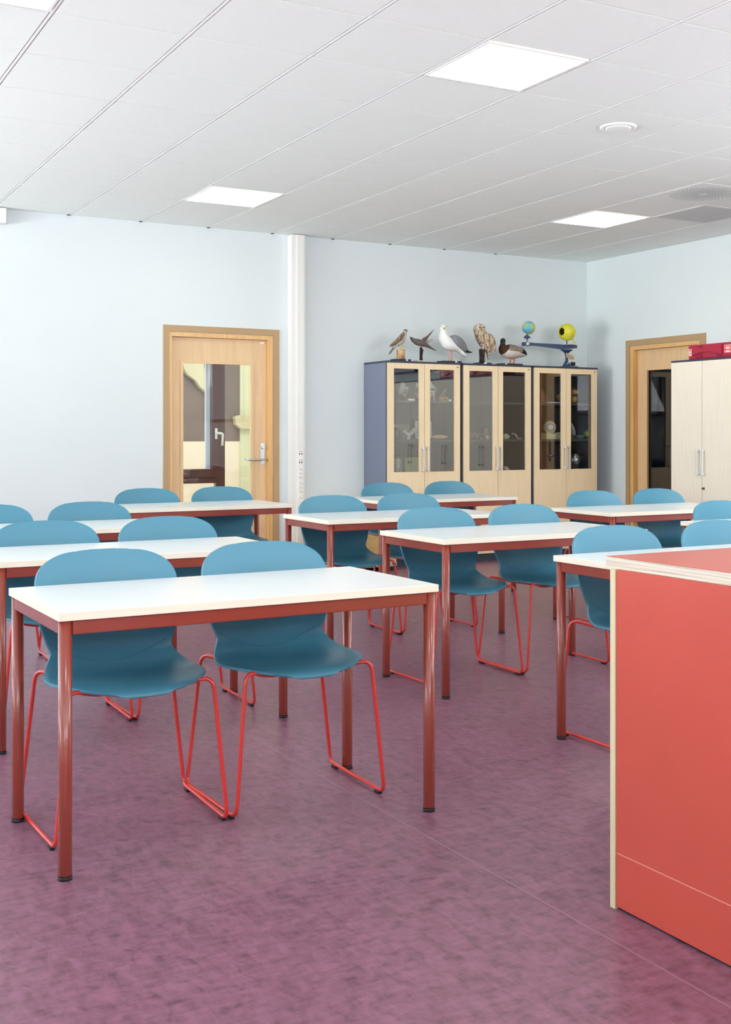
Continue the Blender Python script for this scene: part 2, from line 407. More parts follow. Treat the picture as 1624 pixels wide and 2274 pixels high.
# ------------------------------------------------------------------ door 1 (back wall, left) and the room seen through it
d1 = struct('door_1')
bm = nb()
box(bm, 3.295, 3.346, YB - .016, YB, 0, 2.069); box(bm, 4.306, 4.363, YB - .016, YB, 0, 2.069); box(bm, 3.295, 4.363, YB - .016, YB, 2.069, 2.122)
obj('casing', bm, 'taupe', d1)
bm = nb()
box(bm, 3.348, 3.372, YB - .010, YB + .10, 0, 2.066); box(bm, 4.262, 4.304, YB - .010, YB + .10, 0, 2.066); box(bm, 3.372, 4.262, YB - .010, YB + .10, 2.028, 2.066)
obj('jamb', bm, 'pine', d1)
LY = YB + .035
leaf = obj('door_leaf', None, None, d1) if False else None
bm = nb()
gx0, gx1, gz0, gz1 = 3.462, 4.128, .30, 1.826
box(bm, 3.374, gx0, LY, LY + .04, .006, 2.026); box(bm, gx1, 4.260, LY, LY + .04, .006, 2.026)
box(bm, gx0, gx1, LY, LY + .04, gz1, 2.026); box(bm, gx0, gx1, LY, LY + .04, .006, gz0)
leaf = obj('door_leaf', bm, 'birch', d1)
bm = nb()
b_ = .022
box(bm, gx0 - .004, gx0 + b_, LY - .010, LY + .012, gz0, gz1); box(bm, gx1 - b_, gx1 + .004, LY - .010, LY + .012, gz0, gz1)
box(bm, gx0 + b_, gx1 - b_, LY - .010, LY + .012, gz1 - b_, gz1 + .004); box(bm, gx0 + b_, gx1 - b_, LY - .010, LY + .012, gz0 - .004, gz0 + b_)
obj('glazing_bead', bm, 'birch', leaf)
bm = nb(); box(bm, gx0 + .001, gx1 - .001, LY + .018, LY + .024, gz0 + .001, gz1 - .001); obj('pane', bm, 'glass_door', leaf)
bm = nb(); box(bm, 4.205, 4.243, LY - .004, LY - .0005, .922, 1.117, bev=.001)
for zz in (.93, 1.109):
    for xx in (4.212, 4.236): box(bm, xx - .002, xx + .002, LY - .006, LY - .004, zz - .002, zz + .002)
obj('lock_plate', bm, 'chrome', leaf)
bm = nb(); tube(bm, fillet([(4.224, LY - .004, .972), (4.224, LY - .055, .972), (4.075, LY - .058, .972), (4.05, LY - .03, .975)], .02), .009)
obj('lever_handle', bm, 'chrome', leaf)
bm = nb(); tube(bm, [(4.226, LY - .004, 1.077), (4.226, LY - .022, 1.077)], .013, 16); obj('lock_cylinder', bm, 'chrome', leaf)
bm = nb(); box(bm, 4.195, 4.238, LY - .003, LY - .0005, 1.995, 2.012); obj('door_tag', bm, 'white_pl', leaf)

# the lit room behind door 1: its walls, a brown casement standing open and the facade outside
M['cream'] = mat('cream_render', 'ead8bd', .8, .2, var=.03, scale=2)
M['taupe_wall'] = mat('grey_brown_render', '7d6a5c', .85, .2, var=.06, scale=6)
M['green_wall'] = mat('pale_green_render', 'd3cfa8', .8, .2, var=.03, scale=2)
M['brownframe'] = mat('dark_brown_window_frame', '55271f', .3, .5, coat=.3)
M['relief'] = mat('beige_relief', 'cdbf97', .8, .2, var=.04, scale=3)
r1 = struct('wall_beyond')
bm = nb(); box(bm, 3.7, 5.37, 13.0, 13.1, -.08, 1.11); box(bm, 3.7, 5.37, 13.0, 13.1, 1.11, 3.0, 1)
box(bm, 5.37, 7.4, 12.98, 13.1, -.08, 3.0, 2)
obj('painted_facade', bm, ['cream', 'taupe_wall', 'green_wall'], r1)
bm = nb(); plate(bm, [(4.634, 2.036), (4.883, 2.044), (4.904, 1.889), (4.915, 1.682), (4.839, 1.743), (4.795, 1.809), (4.698, 1.874), (4.65, 1.944)], 12.9, 12.98)
obj('facade_relief', bm, 'relief', r1)
bm = nb(); plate(bm, [(5.27, 1.395), (5.332, 1.416), (5.497, 1.417), (5.497, 1.259), (5.349, 1.258), (5.282, 1.311)], 12.9, 12.98)
obj('facade_relief', bm, 'relief', r1)
bm = nb(); box(bm, 3.0, 7.6, YB + .2, 13.1, -.1, 0); obj('outer_floor', bm, 'cream', r1)
area('corridor_fill_light', (4.6, 10.9, 2.9), (math.radians(25), 0, 0), 1.4, 1.2, 40, (1, .97, .9))  # unseen lamp added to light the space behind the door
cw = thing('casement_window', 'dark brown casement window seen through the glazed door at the left', 'window', (0, 0, 0))
Yc = 10.35
bm = nb(); box(bm, 4.041, 4.13, Yc, Yc + .06, .30, 2.20, bev=.004); box(bm, 3.42, 4.041, Yc, Yc + .06, .742, .795, bev=.004)
obj('outer_frame', bm, 'brownframe', cw)
bm = nb(); box(bm, 3.992, 4.05, Yc - .03, Yc + .03, .795, 2.20, bev=.004); box(bm, 3.42, 3.992, Yc - .03, Yc + .03, .795, .875, bev=.004)
obj('sash', bm, 'brownframe', cw)
bm = nb(); box(bm, 3.948, 3.990, Yc + .02, Yc + .05, .878, 2.20); obj('glass_edge', bm, mat('pale_blue_spacer', 'dfe8f2', .3, .5), cw)
bm = nb(); hx, hz = 4.028, 1.20
box(bm, hx - .012, hx + .012, Yc - .042, Yc - .031, hz - .05, hz + .05, bev=.003)
tube(bm, fillet([(hx, Yc - .04, hz + .005), (hx, Yc - .085, hz + .005), (hx + .045, Yc - .09, hz), (hx + .04, Yc - .085, hz - .11)], .02), .011)
obj('window_handle', bm, 'white_pl', cw)
bm = nb(); box(bm, 3.40, 3.42, Yc - .03, Yc + .06, 0, 2.20); box(bm, 3.42, 4.13, Yc, Yc + .06, 0, .30); obj('hinge_post', bm, 'brownframe', cw)

# ------------------------------------------------------------------ white service column with sockets
t = thing('power_column', 'white service column with a row of sockets right of the left door', 'column', (0, 0, 0))
bm = nb(); box(bm, 4.452, 4.500, YB - .085, YB, 0, ZC - .006); box(bm, 4.500, 4.562, YB - .10, YB, 0, ZC - .006); box(bm, 4.562, 4.585, YB - .085, YB, 0, ZC - .006)
obj('column_channel', bm, 'white_trim', t)
ux = 4.531
bm = nb(); box(bm, 4.506, 4.556, YB - .106, YB - .1005, .56, 1.06); face = obj('socket_strip', bm, 'white_pl', t)
M['label_grey'] = mat('small_grey_print', 'b9b5ae', .6)
for z in (1.022, .945):
    bm = nb()
    for k in (-.012, .010): box(bm, ux + k - .004, ux + k + .004, YB - .108, YB - .106, z - .008, z + .006)
    obj('data_port', bm, 'black', face)
    bm = nb(); box(bm, ux - .018, ux + .018, YB - .1068, YB - .106, z + .018, z + .024); obj('port_label', bm, 'label_grey', face)
for z in (.885, .849, .813, .759, .723, .687, .633):
    bm = nb()
    seg = 20
    ring = [(.0175, .0), (.0175, .003), (.0145, .003), (.0145, .001)]
    prev = None
    rows = [[bm.verts.new((ux + r * math.cos(2 * PI * k / seg), YB - .106 - d, z + r * math.sin(2 * PI * k / seg))) for k in range(seg)] for r, d in ring]
    for a, b in zip(rows, rows[1:]):
        for k in range(seg): bm.faces.new((a[k], a[(k + 1) % seg], b[(k + 1) % seg], b[k]))
    bm.faces.new(rows[-1])
    for dx, dz in ((-.008, 0), (.008, -.006)): box(bm, ux + dx - .0028, ux + dx + .0028, YB - .1085, YB - .1065, z + dz - .0028, z + dz + .0028, 1)
    obj('socket', bm, ['white_pl', 'black'], face)

# ------------------------------------------------------------------ plywood crate behind the chairs
t = thing('plywood_crate', 'low plywood crate with metal fittings standing against the end of the glazed cabinets', 'crate', (0, 0, 0))
bm = nb(); box(bm, 4.60, 5.205, 9.02, 9.50, .035, .40, bev=.004); obj('crate_body', bm, 'crate', t)
bm = nb(); box(bm, 4.60, 5.205, 9.012, 9.0195, .045, .075)
for k in range(20): box(bm, 4.625 + k * .0295, 4.637 + k * .0295, 9.0085, 9.0125, .054, .066, 1)
obj('perforated_strip', bm, ['alu', 'black'], t)
bm = nb(); box(bm, 4.612, 4.655, 9.010, 9.0195, .24, .36, bev=.002); tube(bm, [(4.634, 9.008, .25), (4.634, 8.995, .27), (4.634, 8.995, .33), (4.634, 9.008, .35)], .005); obj('metal_latch', bm, 'chrome', t)
for x, y in ((4.63, 9.06), (5.17, 9.06), (4.63, 9.46), (5.17, 9.46)):
    bm = nb(); box(bm, x - .02, x + .02, y - .02, y + .02, 0, .035); obj('crate_foot', bm, 'black', t)

# ------------------------------------------------------------------ glazed cabinets
CF = 9.228; CW = .792; CT = 1.856
SH = [1.500, 1.146, .80]
def cabinet(x0, label):
    t = thing('display_cabinet', label, 'cabinet', (x0, CF, 0), 0, 'glazed display cabinets along the back wall')
    D = YB - CF - .004
    bm = nb(); box(bm, 0, .018, .019, D, .07, CT - .018, 1); box(bm, CW - .018, CW, .019, D, .07, CT - .018, 1)
    for f in bm.faces:
        if abs(f.normal.x) < .5: f.material_index = 0
    bmesh.ops.recalc_face_normals(bm, faces=bm.faces)
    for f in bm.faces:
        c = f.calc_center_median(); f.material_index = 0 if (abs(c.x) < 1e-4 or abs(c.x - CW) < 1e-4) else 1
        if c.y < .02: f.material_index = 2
    obj('side_panel', bm, ['greycab', 'cabin', 'darkgrey'], t)
    bm = nb(); box(bm, 0, CW, .0, D, CT - .017, CT); obj('top_panel', bm, 'darkgrey', t)
    bm = nb(); box(bm, .0185, CW - .0185, D - .008, D, .07, CT - .0185); obj('back_panel', bm, 'cabin', t)
    bm = nb(); box(bm, .004, CW - .004, .03, D, 0, .069); obj('plinth', bm, 'darkgrey', t)
    for z in SH + [.07 + .018]:
        bm = nb(); box(bm, .019, CW - .019, .035, D - .009, z - .020, z); obj('shelf', bm, 'cabin', t)
    hw = (CW - .024) / 2
    for s in (0, 1):
        a = .010 + s * (hw + .004); b = a + hw; za, zb = .075, CT - .0185
        g0, g1, gb, gt = (a + .063, b - .055, .853, 1.787) if s == 0 else (a + .057, b - .062, .853, 1.787)
        bm = nb()
        for q in ((a, g0, za, zb), (g1, b, za, zb), (g0, g1, za, gb), (g0, g1, gt, zb)): box(bm, q[0], q[1], .0, .018, q[2], q[3])
        d = obj('door', bm, 'maple', t)
        bm = nb(); box(bm, g0 + .0005, g1 - .0005, .010, .014, gb + .0005, gt - .0005); obj('pane', bm, 'glass', d)
        bm = nb()
        hx_ = (b - .022) if s == 0 else (a + .022)
        for z in (.868, 1.070): box(bm, hx_ - .010, hx_ + .010, -.022, -.0005, z - .010, z + .010, 0, .002)
        box(bm, hx_ - .006, hx_ + .006, -.032, -.022, .858, 1.080, 0, .002)
        obj('handle', bm, 'alu', d)
        if s == 1:
            bm = nb(); box(bm, b - .040, b - .018, -.002, -.0003, 1.812, 1.818); obj('badge', bm, 'black', d)
    return t
CABX = [5.226, 6.038, 6.850]
cabinet(CABX[0], 'glazed maple cabinet with grey sides, leftmost of the three under the stuffed birds, holding birds')
cabinet(CABX[1], 'middle glazed maple cabinet under the owl and the duck, holding stones and bones')
cabinet(CABX[2], 'glazed maple cabinet under the orrery, nearest the corner, holding anatomy models')

# ------------------------------------------------------------------ tall pale cabinets and the red cases, right wall
WX = 7.40
def tall_cabinet(y1, wdt, label, key):
    t = thing('tall_cabinet', label, 'cabinet', (WX, y1, 0), 0, 'pale maple cupboards along the right wall')
    y0 = -wdt; D = XR - WX - .004
    bm = nb(); box(bm, .019, D, y0, 0, .07, 1.83); obj('carcass', bm, 'maple_pale', t)
    bm = nb(); box(bm, .0, D, y0, 0, 1.8305, 1.847); obj('top_panel', bm, 'darkgrey', t)
    bm = nb(); box(bm, .03, D, y0 + .004, -.004, 0, .069); obj('plinth', bm, 'darkgrey', t)
    h = wdt / 2
    for s in (0, 1):
        b = -.002 - s * h; a = b - h + .004
        bm = nb(); box(bm, 0, .018, a, b, .075, 1.829); d = obj('door', bm, 'maple_pale', t)
        hy = a + .032 if s == 0 else b - .028
        bm = nb()
        for z in (.855, 1.055): box(bm, -.022, -.0005, hy - .010, hy + .010, z - .010, z + .010, 0, .002)
        box(bm, -.032, -.022, hy - .006, hy + .006, .838, 1.072, 0, .002)
        obj('handle', bm, 'alu', d)
        if s == 1 and key:
            bm = nb(); tube(bm, [(-.0005, b - .022, .728), (-.010, b - .022, .728)], .011, 14); box(bm, -.028, -.010, b - .0235, b - .0205, .722, .734); obj('lock_with_key', bm, mat('brass_lock', '9a7b4a', .3, metal=1), d)
tall_cabinet(7.926, .76, 'tall pale maple cupboard beside the right door with the red case on top', True)
tall_cabinet(7.160, .76, 'tall pale maple cupboard at the right edge, next in line', False)
tall_cabinet(6.394, .76, 'tall pale maple cupboard beyond the right edge of the picture', False)

M['case'] = mat('dark_red_case_plastic', 'ad2440', .35, .5, var=.02, scale=5)
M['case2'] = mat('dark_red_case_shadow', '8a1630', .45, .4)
M['lab_red'] = mat('case_label_red', 'dd4a50', .5)
def red_case(y1, L, label):
    t = thing('carry_case', label, 'case', (WX + .02, y1, 1.8475), 0, 'dark red carry cases on the cupboards')
    Hh = .128
    bm = nb(); box(bm, .010, .30, -L, 0, 0, Hh, bev=.012); obj('case_shell', bm, 'case', t)
    bm = nb()
    # raised ribs and the waisted handle on the near face (x = 0.010)
    def fp(pts, x0, x1, mi=0):
        a = [bm.verts.new((x0, y, z)) for y, z in pts]; b = [bm.verts.new((x1, y, z)) for y, z in pts]
        bm.faces.new(a).material_index = mi; bm.faces.new(list(reversed(b))).material_index = mi
        for i in range(len(pts)):
            j = (i + 1) % len(pts); bm.faces.new((a[j], a[i], b[i], b[j])).material_index = mi
    Y = lambda f: -L * f
    fp([(Y(.11), .112), (Y(.11), .030), (Y(.19), .045), (Y(.28), .058), (Y(.42), .060), (Y(.56), .056), (Y(.62), .045), (Y(.62), .098), (Y(.50), .088), (Y(.36), .086), (Y(.24), .094)], -.004, .012)
    fp([(Y(.61), .115), (Y(.75), .108), (Y(.75), .030), (Y(.61), .045)], -.008, .012)
    obj('case_handle', bm, 'case', t)
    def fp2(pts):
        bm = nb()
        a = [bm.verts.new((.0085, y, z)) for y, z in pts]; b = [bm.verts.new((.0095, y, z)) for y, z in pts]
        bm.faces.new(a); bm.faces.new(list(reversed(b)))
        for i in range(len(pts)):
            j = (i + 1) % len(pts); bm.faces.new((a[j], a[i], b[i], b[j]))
        obj('case_recess_shade', bm, 'case2', t)  # flat plate in darker red, painting the shade of a recess
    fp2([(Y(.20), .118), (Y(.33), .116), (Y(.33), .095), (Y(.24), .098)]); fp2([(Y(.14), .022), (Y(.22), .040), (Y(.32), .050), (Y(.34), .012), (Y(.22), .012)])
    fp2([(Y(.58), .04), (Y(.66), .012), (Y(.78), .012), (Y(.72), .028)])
    for f0, f1, z0, z1 in ((.015, .085, .034, .092), (.79, .93, .040, .104)):
        bm = nb()
        box(bm, .0065, .0095, Y(f1), Y(f0), z0, z1, 0); box(bm, .0058, .0065, Y(f1) + .004, Y(f0) - .004, z0 + .004, z1 - .004, 1)
        m_ = (Y(f0) + Y(f1)) / 2; wq = (Y(f0) - Y(f1)) * .28
        for zz, hh in ((z1 - .016, .0015), (z1 - .024, .003), (z1 - .032, .003), (z0 + .011, .005)): box(bm, .0052, .0058, m_ - wq, m_ + wq, zz - hh, zz + hh, 2)
        obj('case_label', bm, ['paper', 'lab_red', 'paper'], t)
red_case(7.745, .55, 'dark red plastic carry case with small red labels on the cupboard by the right door')
red_case(7.165, .55, 'dark red plastic carry case cut off by the right edge of the picture')

# ------------------------------------------------------------------ door 2 (right wall)
d2 = struct('door_2')
bm = nb()
box(bm, XR - .016, XR, 8.984, 9.04, 0, 2.064); box(bm, XR - .016, XR, 7.956, 8.03, 0, 2.064); box(bm, XR - .016, XR, 7.956, 9.04, 2.064, 2.12)
obj('casing', bm, 'taupe', d2)
bm = nb(); box(bm, XR - .008, XR + .12, 8.935, 8.982, 0, 2.060); box(bm, XR - .008, XR + .12, 8.032, 8.06, 0, 2.060); box(bm, XR - .008, XR + .12, 8.06, 8.935, 2.022, 2.060)
obj('jamb', bm, 'pine', d2)
LX = XR + .05
ya, yb, za, zb = 8.19, 8.815, .30, 1.838
bm = nb(); box(bm, LX, LX + .04, 8.062, ya, .006, 2.020); box(bm, LX, LX + .04, yb, 8.933, .006, 2.020); box(bm, LX, LX + .04, ya, yb, .006, za); box(bm, LX, LX + .04, ya, yb, zb, 2.020)
leaf2 = obj('door_leaf', bm, 'birch', d2)
bm = nb(); box(bm, LX - .010, LX + .012, ya - .003, ya + b_, za, zb); box(bm, LX - .010, LX + .012, yb - b_, yb + .003, za, zb)
box(bm, LX - .010, LX + .012, ya + b_, yb - b_, zb - b_, zb + .003); box(bm, LX - .010, LX + .012, ya + b_, yb - b_, za - .003, za + b_)
obj('glazing_bead', bm, 'birch', leaf2)
bm = nb(); box(bm, LX + .018, LX + .024, ya + .001, yb - .001, za + .001, zb - .001); obj('pane', bm, 'glass_dark', leaf2)
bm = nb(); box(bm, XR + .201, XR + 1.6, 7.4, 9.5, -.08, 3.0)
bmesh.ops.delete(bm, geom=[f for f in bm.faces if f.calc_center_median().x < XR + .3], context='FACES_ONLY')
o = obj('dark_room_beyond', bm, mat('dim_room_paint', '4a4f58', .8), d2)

# ------------------------------------------------------------------ teaching desk
DX, DY = 1.974, 2.335
t = thing('teacher_desk', 'coral red laminate desk with birch plywood edges at the right front', 'desk', (0, 0, 0))
bm = nb(); box(bm, DX + .004, 3.20, .55, DY - .019, .143, .8565); obj('side_panel', bm, 'laminate_red', t)
bm = nb(); box(bm, DX + .0035, 3.20, .55, DY - .019, .007, .1405); obj('plinth_panel', bm, 'laminate_red', t, 'low coral plinth panel under the seam')
bm = nb(); box(bm, DX + .0045, 3.19, .56, DY - .021, .1405, .143); obj('panel_joint', bm, mat('pale_joint', 'e7a596', .6), t)
bm = nb(); box(bm, DX + .012, 3.18, .57, DY - .03, .0, .007); obj('shadow_gap_base', bm, 'black', t)
bm = nb(); box(bm, DX, 3.20, DY - .018, DY, .0, .8565); obj('end_panel', bm, 'plyside', t, 'upright birch plywood end panel')
bm = nb(); box(bm, DX + .011 - .0, 3.25, .50, 2.365, .857, .8855, bev=.0008); top = obj('worktop', bm, 'ply', t, 'birch plywood worktop edge')
bm = nb(); box(bm, DX + .0125, 3.2485, .5015, 2.3635, .8857, .8868); obj('laminate_sheet', bm, 'laminate_top', top)

# ------------------------------------------------------------------ tables
TL, TW, TZ = 1.2, .6, .7212
def make_table(label, loc, rz):
    t = thing('school_table', label, 'table', loc, rz, 'white school tables set out in rows')
    x, y = TL / 2, TW / 2
    bm = nb(); box(bm, -x, x, -y, y, TZ - .0235, TZ, bev=.0015)
    bmesh.ops.recalc_face_normals(bm, faces=bm.faces); bm.normal_update()
    for f in bm.faces: f.material_index = 0 if f.normal.z > .8 else 1
    obj('tabletop', bm, ['ttop', 'tedge'], t)
    R = .0185; ix, iy = x - R - .004, y - R - .004
    bm = nb(); z1 = TZ - .0245; z0 = z1 - .038
    for s in (-1, 1):
        box(bm, -ix + R * .9, ix - R * .9, s * (iy + .004) - .010, s * (iy + .004) + .010, z0, z1, 0, .003)
        box(bm, s * (ix + .004) - .010, s * (ix + .004) + .010, -iy + R * .9, iy - R * .9, z0, z1, 0, .003)
    obj('apron_frame', bm, 'tframe', t)
    for sx in (-1, 1):
        for sy in (-1, 1):
            bm = nb(); lathe(bm, [(R - .002, .011), (R, .013), (R, z1 - .0005)], sx * ix, sy * iy, 28)
            l = obj('leg', bm, 'tframe', t)
            bm = nb(); lathe(bm, [(R, 0), (R + .0006, .002), (R + .0006, .0105)], sx * ix, sy * iy, 28); obj('foot_cap', bm, 'black', l)
    return t
TABLES = [
 ((1.396, 3.489), .4, 'white table with red legs, nearest and largest at the left front'),
 ((1.514, 4.862), -.29, 'white table with red legs, second from the front in the left column'),
 ((1.50, 6.205), 0, 'white table with red legs, third from the front in the left column'),
 ((2.815, 7.62), 0, 'white table with red legs standing before the left door'),
 ((3.469, 3.436), 0, 'white table with red legs half hidden by the coral desk'),
 ((3.459, 4.817), -.3, 'white table with red legs in the middle column, second row'),
 ((3.539, 6.142), 0, 'white table with red legs in the middle column, third row'),
 ((4.700, 7.640), 0, 'white table with red legs standing before the glazed cabinets'),
 ((5.187, 4.541), 0, 'white table corner at the right edge, behind a blue chair back'),
 ((5.300, 5.843), 0, 'white table with red legs in front of the right door'),
]
tp = None
for (x, y), a, lab in TABLES:
    if tp is None: tp = make_table(lab, (x, y, 0), math.radians(a))
    else: dup(tp, (x, y, 0), math.radians(a), lab)

# ------------------------------------------------------------------ chairs
def shell_mesh():
    # centre line: y, z, half width, sideways wrap
    K = [(-.236, .424, .000, -.004), (-.230, .434, .085, -.003), (-.214, .4425, .135, -.001), (-.180, .448, .185, .001), (-.120, .449, .227, .004), (-.050, .445, .246, .008),
         (.010, .442, .243, .012), (.060, .445, .229, .018), (.105, .455, .212, .028), (.138, .474, .200, .038), (.158, .502, .199, .046),
         (.171, .545, .213, .050), (.181, .600, .227, .049), (.190, .650, .233, .045), (.198, .700, .234, .040), (.206, .735, .229, .034),
         (.213, .765, .213, .028), (.219, .790, .182, .020), (.2235, .808, .138, .010), (.2255, .816, .092, .005), (.2265, .820, .000, .0)]
    def cr(a, b, c, d, t): return 0.5 * ((2 * b) + (c - a) * t + (2 * a - 5 * b + 4 * c - d) * t * t + (3 * b - a - 3 * c + d) * t ** 3)
    rows = []; n = len(K)
    for i in range(n - 1):
        q = [K[max(i - 1, 0)], K[i], K[i + 1], K[min(i + 2, n - 1)]]
        for k in range(4):
            t = k / 4; r = [cr(q[0][j], q[1][j], q[2][j], q[3][j], t) for j in range(4)]
            if i == n - 2: r[1] = K[-2][1] + (K[-1][1] - K[-2][1]) * t; r[0] = K[-2][0] + (K[-1][0] - K[-2][0]) * t
            if i == 0: r[2] = K[1][2] * math.sqrt(max(0, 1 - (1 - t) ** 2))
            if i == n - 2: r[2] = K[-2][2] * math.sqrt(max(0, 1 - t))
            rows.append(r)
    rows.append(list(K[-1]))
    rows = [r for r in rows if r[2] > .004]
    NT = 24; V = []; NN = []
    for i, r in enumerate(rows):
        a, b = rows[max(i - 1, 0)], rows[min(i + 1, len(rows) - 1)]
        ty, tz = b[0] - a[0], b[1] - a[1]; L = math.hypot(ty, tz); ny, nz = -tz / L, ty / L      # towards the sitter
        NN.append((ny, nz))
        V.append([((t := -1 + 2 * k / NT) * r[2], r[0] + ny * r[3] * t * t, r[1] + nz * r[3] * t * t) for k in range(NT + 1)])
    bm = nb(); G_ = [[bm.verts.new(v) for v in row] for row in V]
    for a, b in zip(G_, G_[1:]):
        for k in range(NT): bm.faces.new((a[k], a[k + 1], b[k + 1], b[k])).smooth = True
    bm.faces.new(list(reversed(G_[0]))).smooth = True; bm.faces.new(G_[-1]).smooth = True
    global SEAM
    SEAM = []
    zc = [sum(v[2] for v in row) / len(row) for row in V]
    for k in range(1, NT):
        t = -1 + 2 * k / NT; z = .466 + .072 * t * t; best = None
        for i in range(len(V) // 3, len(V) - 1):
            if V[i][k][2] <= z <= V[i + 1][k][2] and V[i][k][1] > .05:
                q = (z - V[i][k][2]) / max(1e-6, V[i + 1][k][2] - V[i][k][2]); best = [V[i][k][j] * (1 - q) + V[i + 1][k][j] * q + (0, *NN[i])[j] * .0044 for j in range(3)]
        if best: SEAM.append(tuple(best))
    me = bpy.data.meshes.new('shell_tmp'); bm.normal_update(); bm.to_mesh(me); bm.free()
    o = bpy.data.objects.new('shell_tmp', me); COL.objects.link(o)
    md = o.modifiers.new('s', 'SOLIDIFY'); md.thickness = .0085; md.offset = 0; md.use_even_offset = False
    mb = o.modifiers.new('b', 'BEVEL'); mb.width = .0016; mb.segments = 2; mb.limit_method = 'ANGLE'; mb.angle_limit = math.radians(50)
    dg = bpy.context.evaluated_depsgraph_get(); dg.update()
    out = bpy.data.meshes.new_from_object(o.evaluated_get(dg)); out.name = 'seat_shell'
    bpy.data.objects.remove(o); out.materials.clear(); out.materials.append(M['shell'])
    for p in out.polygons: p.use_smooth = True
    return out
SHELL = shell_mesh()
def make_chair(label, loc, rz):
    t = thing('school_chair', label, 'chair', loc, rz, 'blue shell chairs at the school tables')
    obj('seat_shell', SHELL, None, t)
    bm = nb(); tube(bm, SEAM, .0011, 6); obj('moulding_line', bm, 'shell_line', t)
    wr = .0066
    for s in (-1, 1):
        pts = [(s * .030, -.120, .424), (s * .120, -.150, .424), (s * .222, -.195, .456), (s * .262, -.216, .0132), (s * .272, .203, .0132),
               (s * .222, .200, .452), (s * .150, .085, .428), (s * .085, -.085, .424), (s * .030, -.105, .424)]
        bm = nb(); tube(bm, fillet(pts, [0, .04, .042, .040, .030, .042, .05, .03, 0]), wr, 10)
        fr = obj('sled_leg', bm, 'wire', t)
        for y in (-.170, .165):
            bm = nb(); xx = s * (.262 + .010 * (y + .216) / .419)
            box(bm, xx - .0075, xx + .0075, y - .016, y + .016, 0, .010, bev=.002); obj('glide', bm, 'black', fr)
    bm = nb(); tube(bm, [(-.032, -.112, .424), (.032, -.112, .424)], wr, 10); obj('cross_bar', bm, 'wire', t)
    bm = nb(); box(bm, -.085, .085, -.10, .06, .4275, .4365, bev=.003); obj('seat_mount', bm, 'black', t)
    return t
CH = [  # x, y of the runner centre
 (1.110, 3.634, 'left chair at the nearest left table'),
 (1.664, 3.632, 'right chair at the nearest left table'),
 (1.246, 5.020, 'left chair at the second table of the left column'),
 (1.796, 5.020, 'right chair at the second table of the left column'),
 (1.268, 6.360, 'chair cut by the left edge at the third table of the left column'),
 (1.808, 6.360, 'right chair at the third table of the left column'),
 (2.597, 7.775, 'left chair at the table before the left door'),
 (3.150, 7.775, 'right chair at the table before the left door, backed by its glass'),
 (3.212, 3.585, 'left chair right behind the corner of the coral desk'),
 (3.798, 3.585, 'chair cut by the right edge just behind the coral desk'),
 (3.210, 4.980, 'left chair at the middle column table behind the coral desk row'),
 (3.762, 4.980, 'right chair at the middle column table behind the coral desk row'),
 (3.286, 6.300, 'left chair at the third table of the middle column'),
 (3.827, 6.300, 'right chair at the third table of the middle column'),
 (4.515, 7.790, 'left chair at the table before the glazed cabinets'),
 (5.085, 7.790, 'right chair at the table before the glazed cabinets'),
 (4.934, 4.690, 'chair standing at the right edge whose back stands before the pale cupboard'),
 (5.082, 5.995, 'left chair at the table in front of the right door'),
 (5.644, 5.995, 'right chair at the table in front of the right door'),
]
cp = None
for x, y, lab in CH:
    lab = 'blue shell ' + lab if False else 'blue plastic chair with red sled legs, ' + lab
    lab = lab.replace('legs, left chair', 'legs, the left one').replace('legs, right chair', 'legs, the right one').replace('legs, chair', 'legs,')
    words = lab.split()
    if len(words) > 16: lab = 'blue chair,' + lab.split('legs,')[1]; lab = ' '.join(lab.split()[:16])
    a = math.radians(random.uniform(-.35, .35))
    if cp is None: cp = make_chair(lab, (x, y, 0), 0)
    else: dup(cp, (x, y, 0), a if cp else 0, lab)
#@@ITEMS@@
tall_cabinet(5.628, .76, 'tall pale maple cupboard, last of the row, out of the picture on the right', False)

# ------------------------------------------------------------------ stuffed birds and the orrery on top of the cabinets
M['gull_w'] = mat('white_feathers', 'f1f0ec', .8, .2, var=.02, scale=40)
M['gull_g'] = mat('grey_wing_feathers', '83868c', .8, .2, var=.08, scale=60)
M['dark_f'] = mat('blackish_feathers', '2b2a2c', .8, .2, var=.1, scale=60)
M['brown_f'] = mat('mottled_brown_feathers', 'a08a70', .85, .2, scale=70, stretch=(1, 1, .5), col2='4c3d30', bump=.3)
M['pale_f'] = mat('barred_pale_feathers', 'ddd5ca', .85, .2, scale=110, stretch=(.5, .5, 1.4), col2='7d6d5f', bump=.2)
M['owl_f'] = mat('streaked_owl_feathers', 'dccbb2', .85, .2, scale=60, stretch=(1.2, 1.2, .35), col2='7a5c3c', bump=.3)
M['owl_face'] = mat('owl_face_disc', 'c9beb2', .85, .2, var=.12, scale=90)
M['swift_f'] = mat('grey_brown_feathers', '6d625d', .85, .2, var=.15, scale=70)
M['mallard'] = mat('dark_green_head_feathers', '1d2c29', .45, .5)
M['chest'] = mat('chestnut_feathers', '4b3020', .8, .2, var=.1, scale=60)
M['duckgrey'] = mat('pale_grey_flank_feathers', 'cfc6bb', .85, .2, var=.06, scale=90)
M['duckback'] = mat('brown_grey_back_feathers', '86796e', .85, .2, var=.12, scale=60)
M['orange'] = mat('orange_leg', 'e0653c', .5); M['pinkleg'] = mat('pink_leg', 'd9907f', .5); M['yellowleg'] = mat('yellow_leg', 'd8c45a', .5)
M['beak_y'] = mat('yellow_beak', 'cfa23a', .4); M['beak_d'] = mat('dark_beak', '3a3936', .4)
M['bark'] = mat('dark_bark', '4a3c37', .9, .2, scale=50, stretch=(1, 1, .3), col2='241d1c', bump=.8)
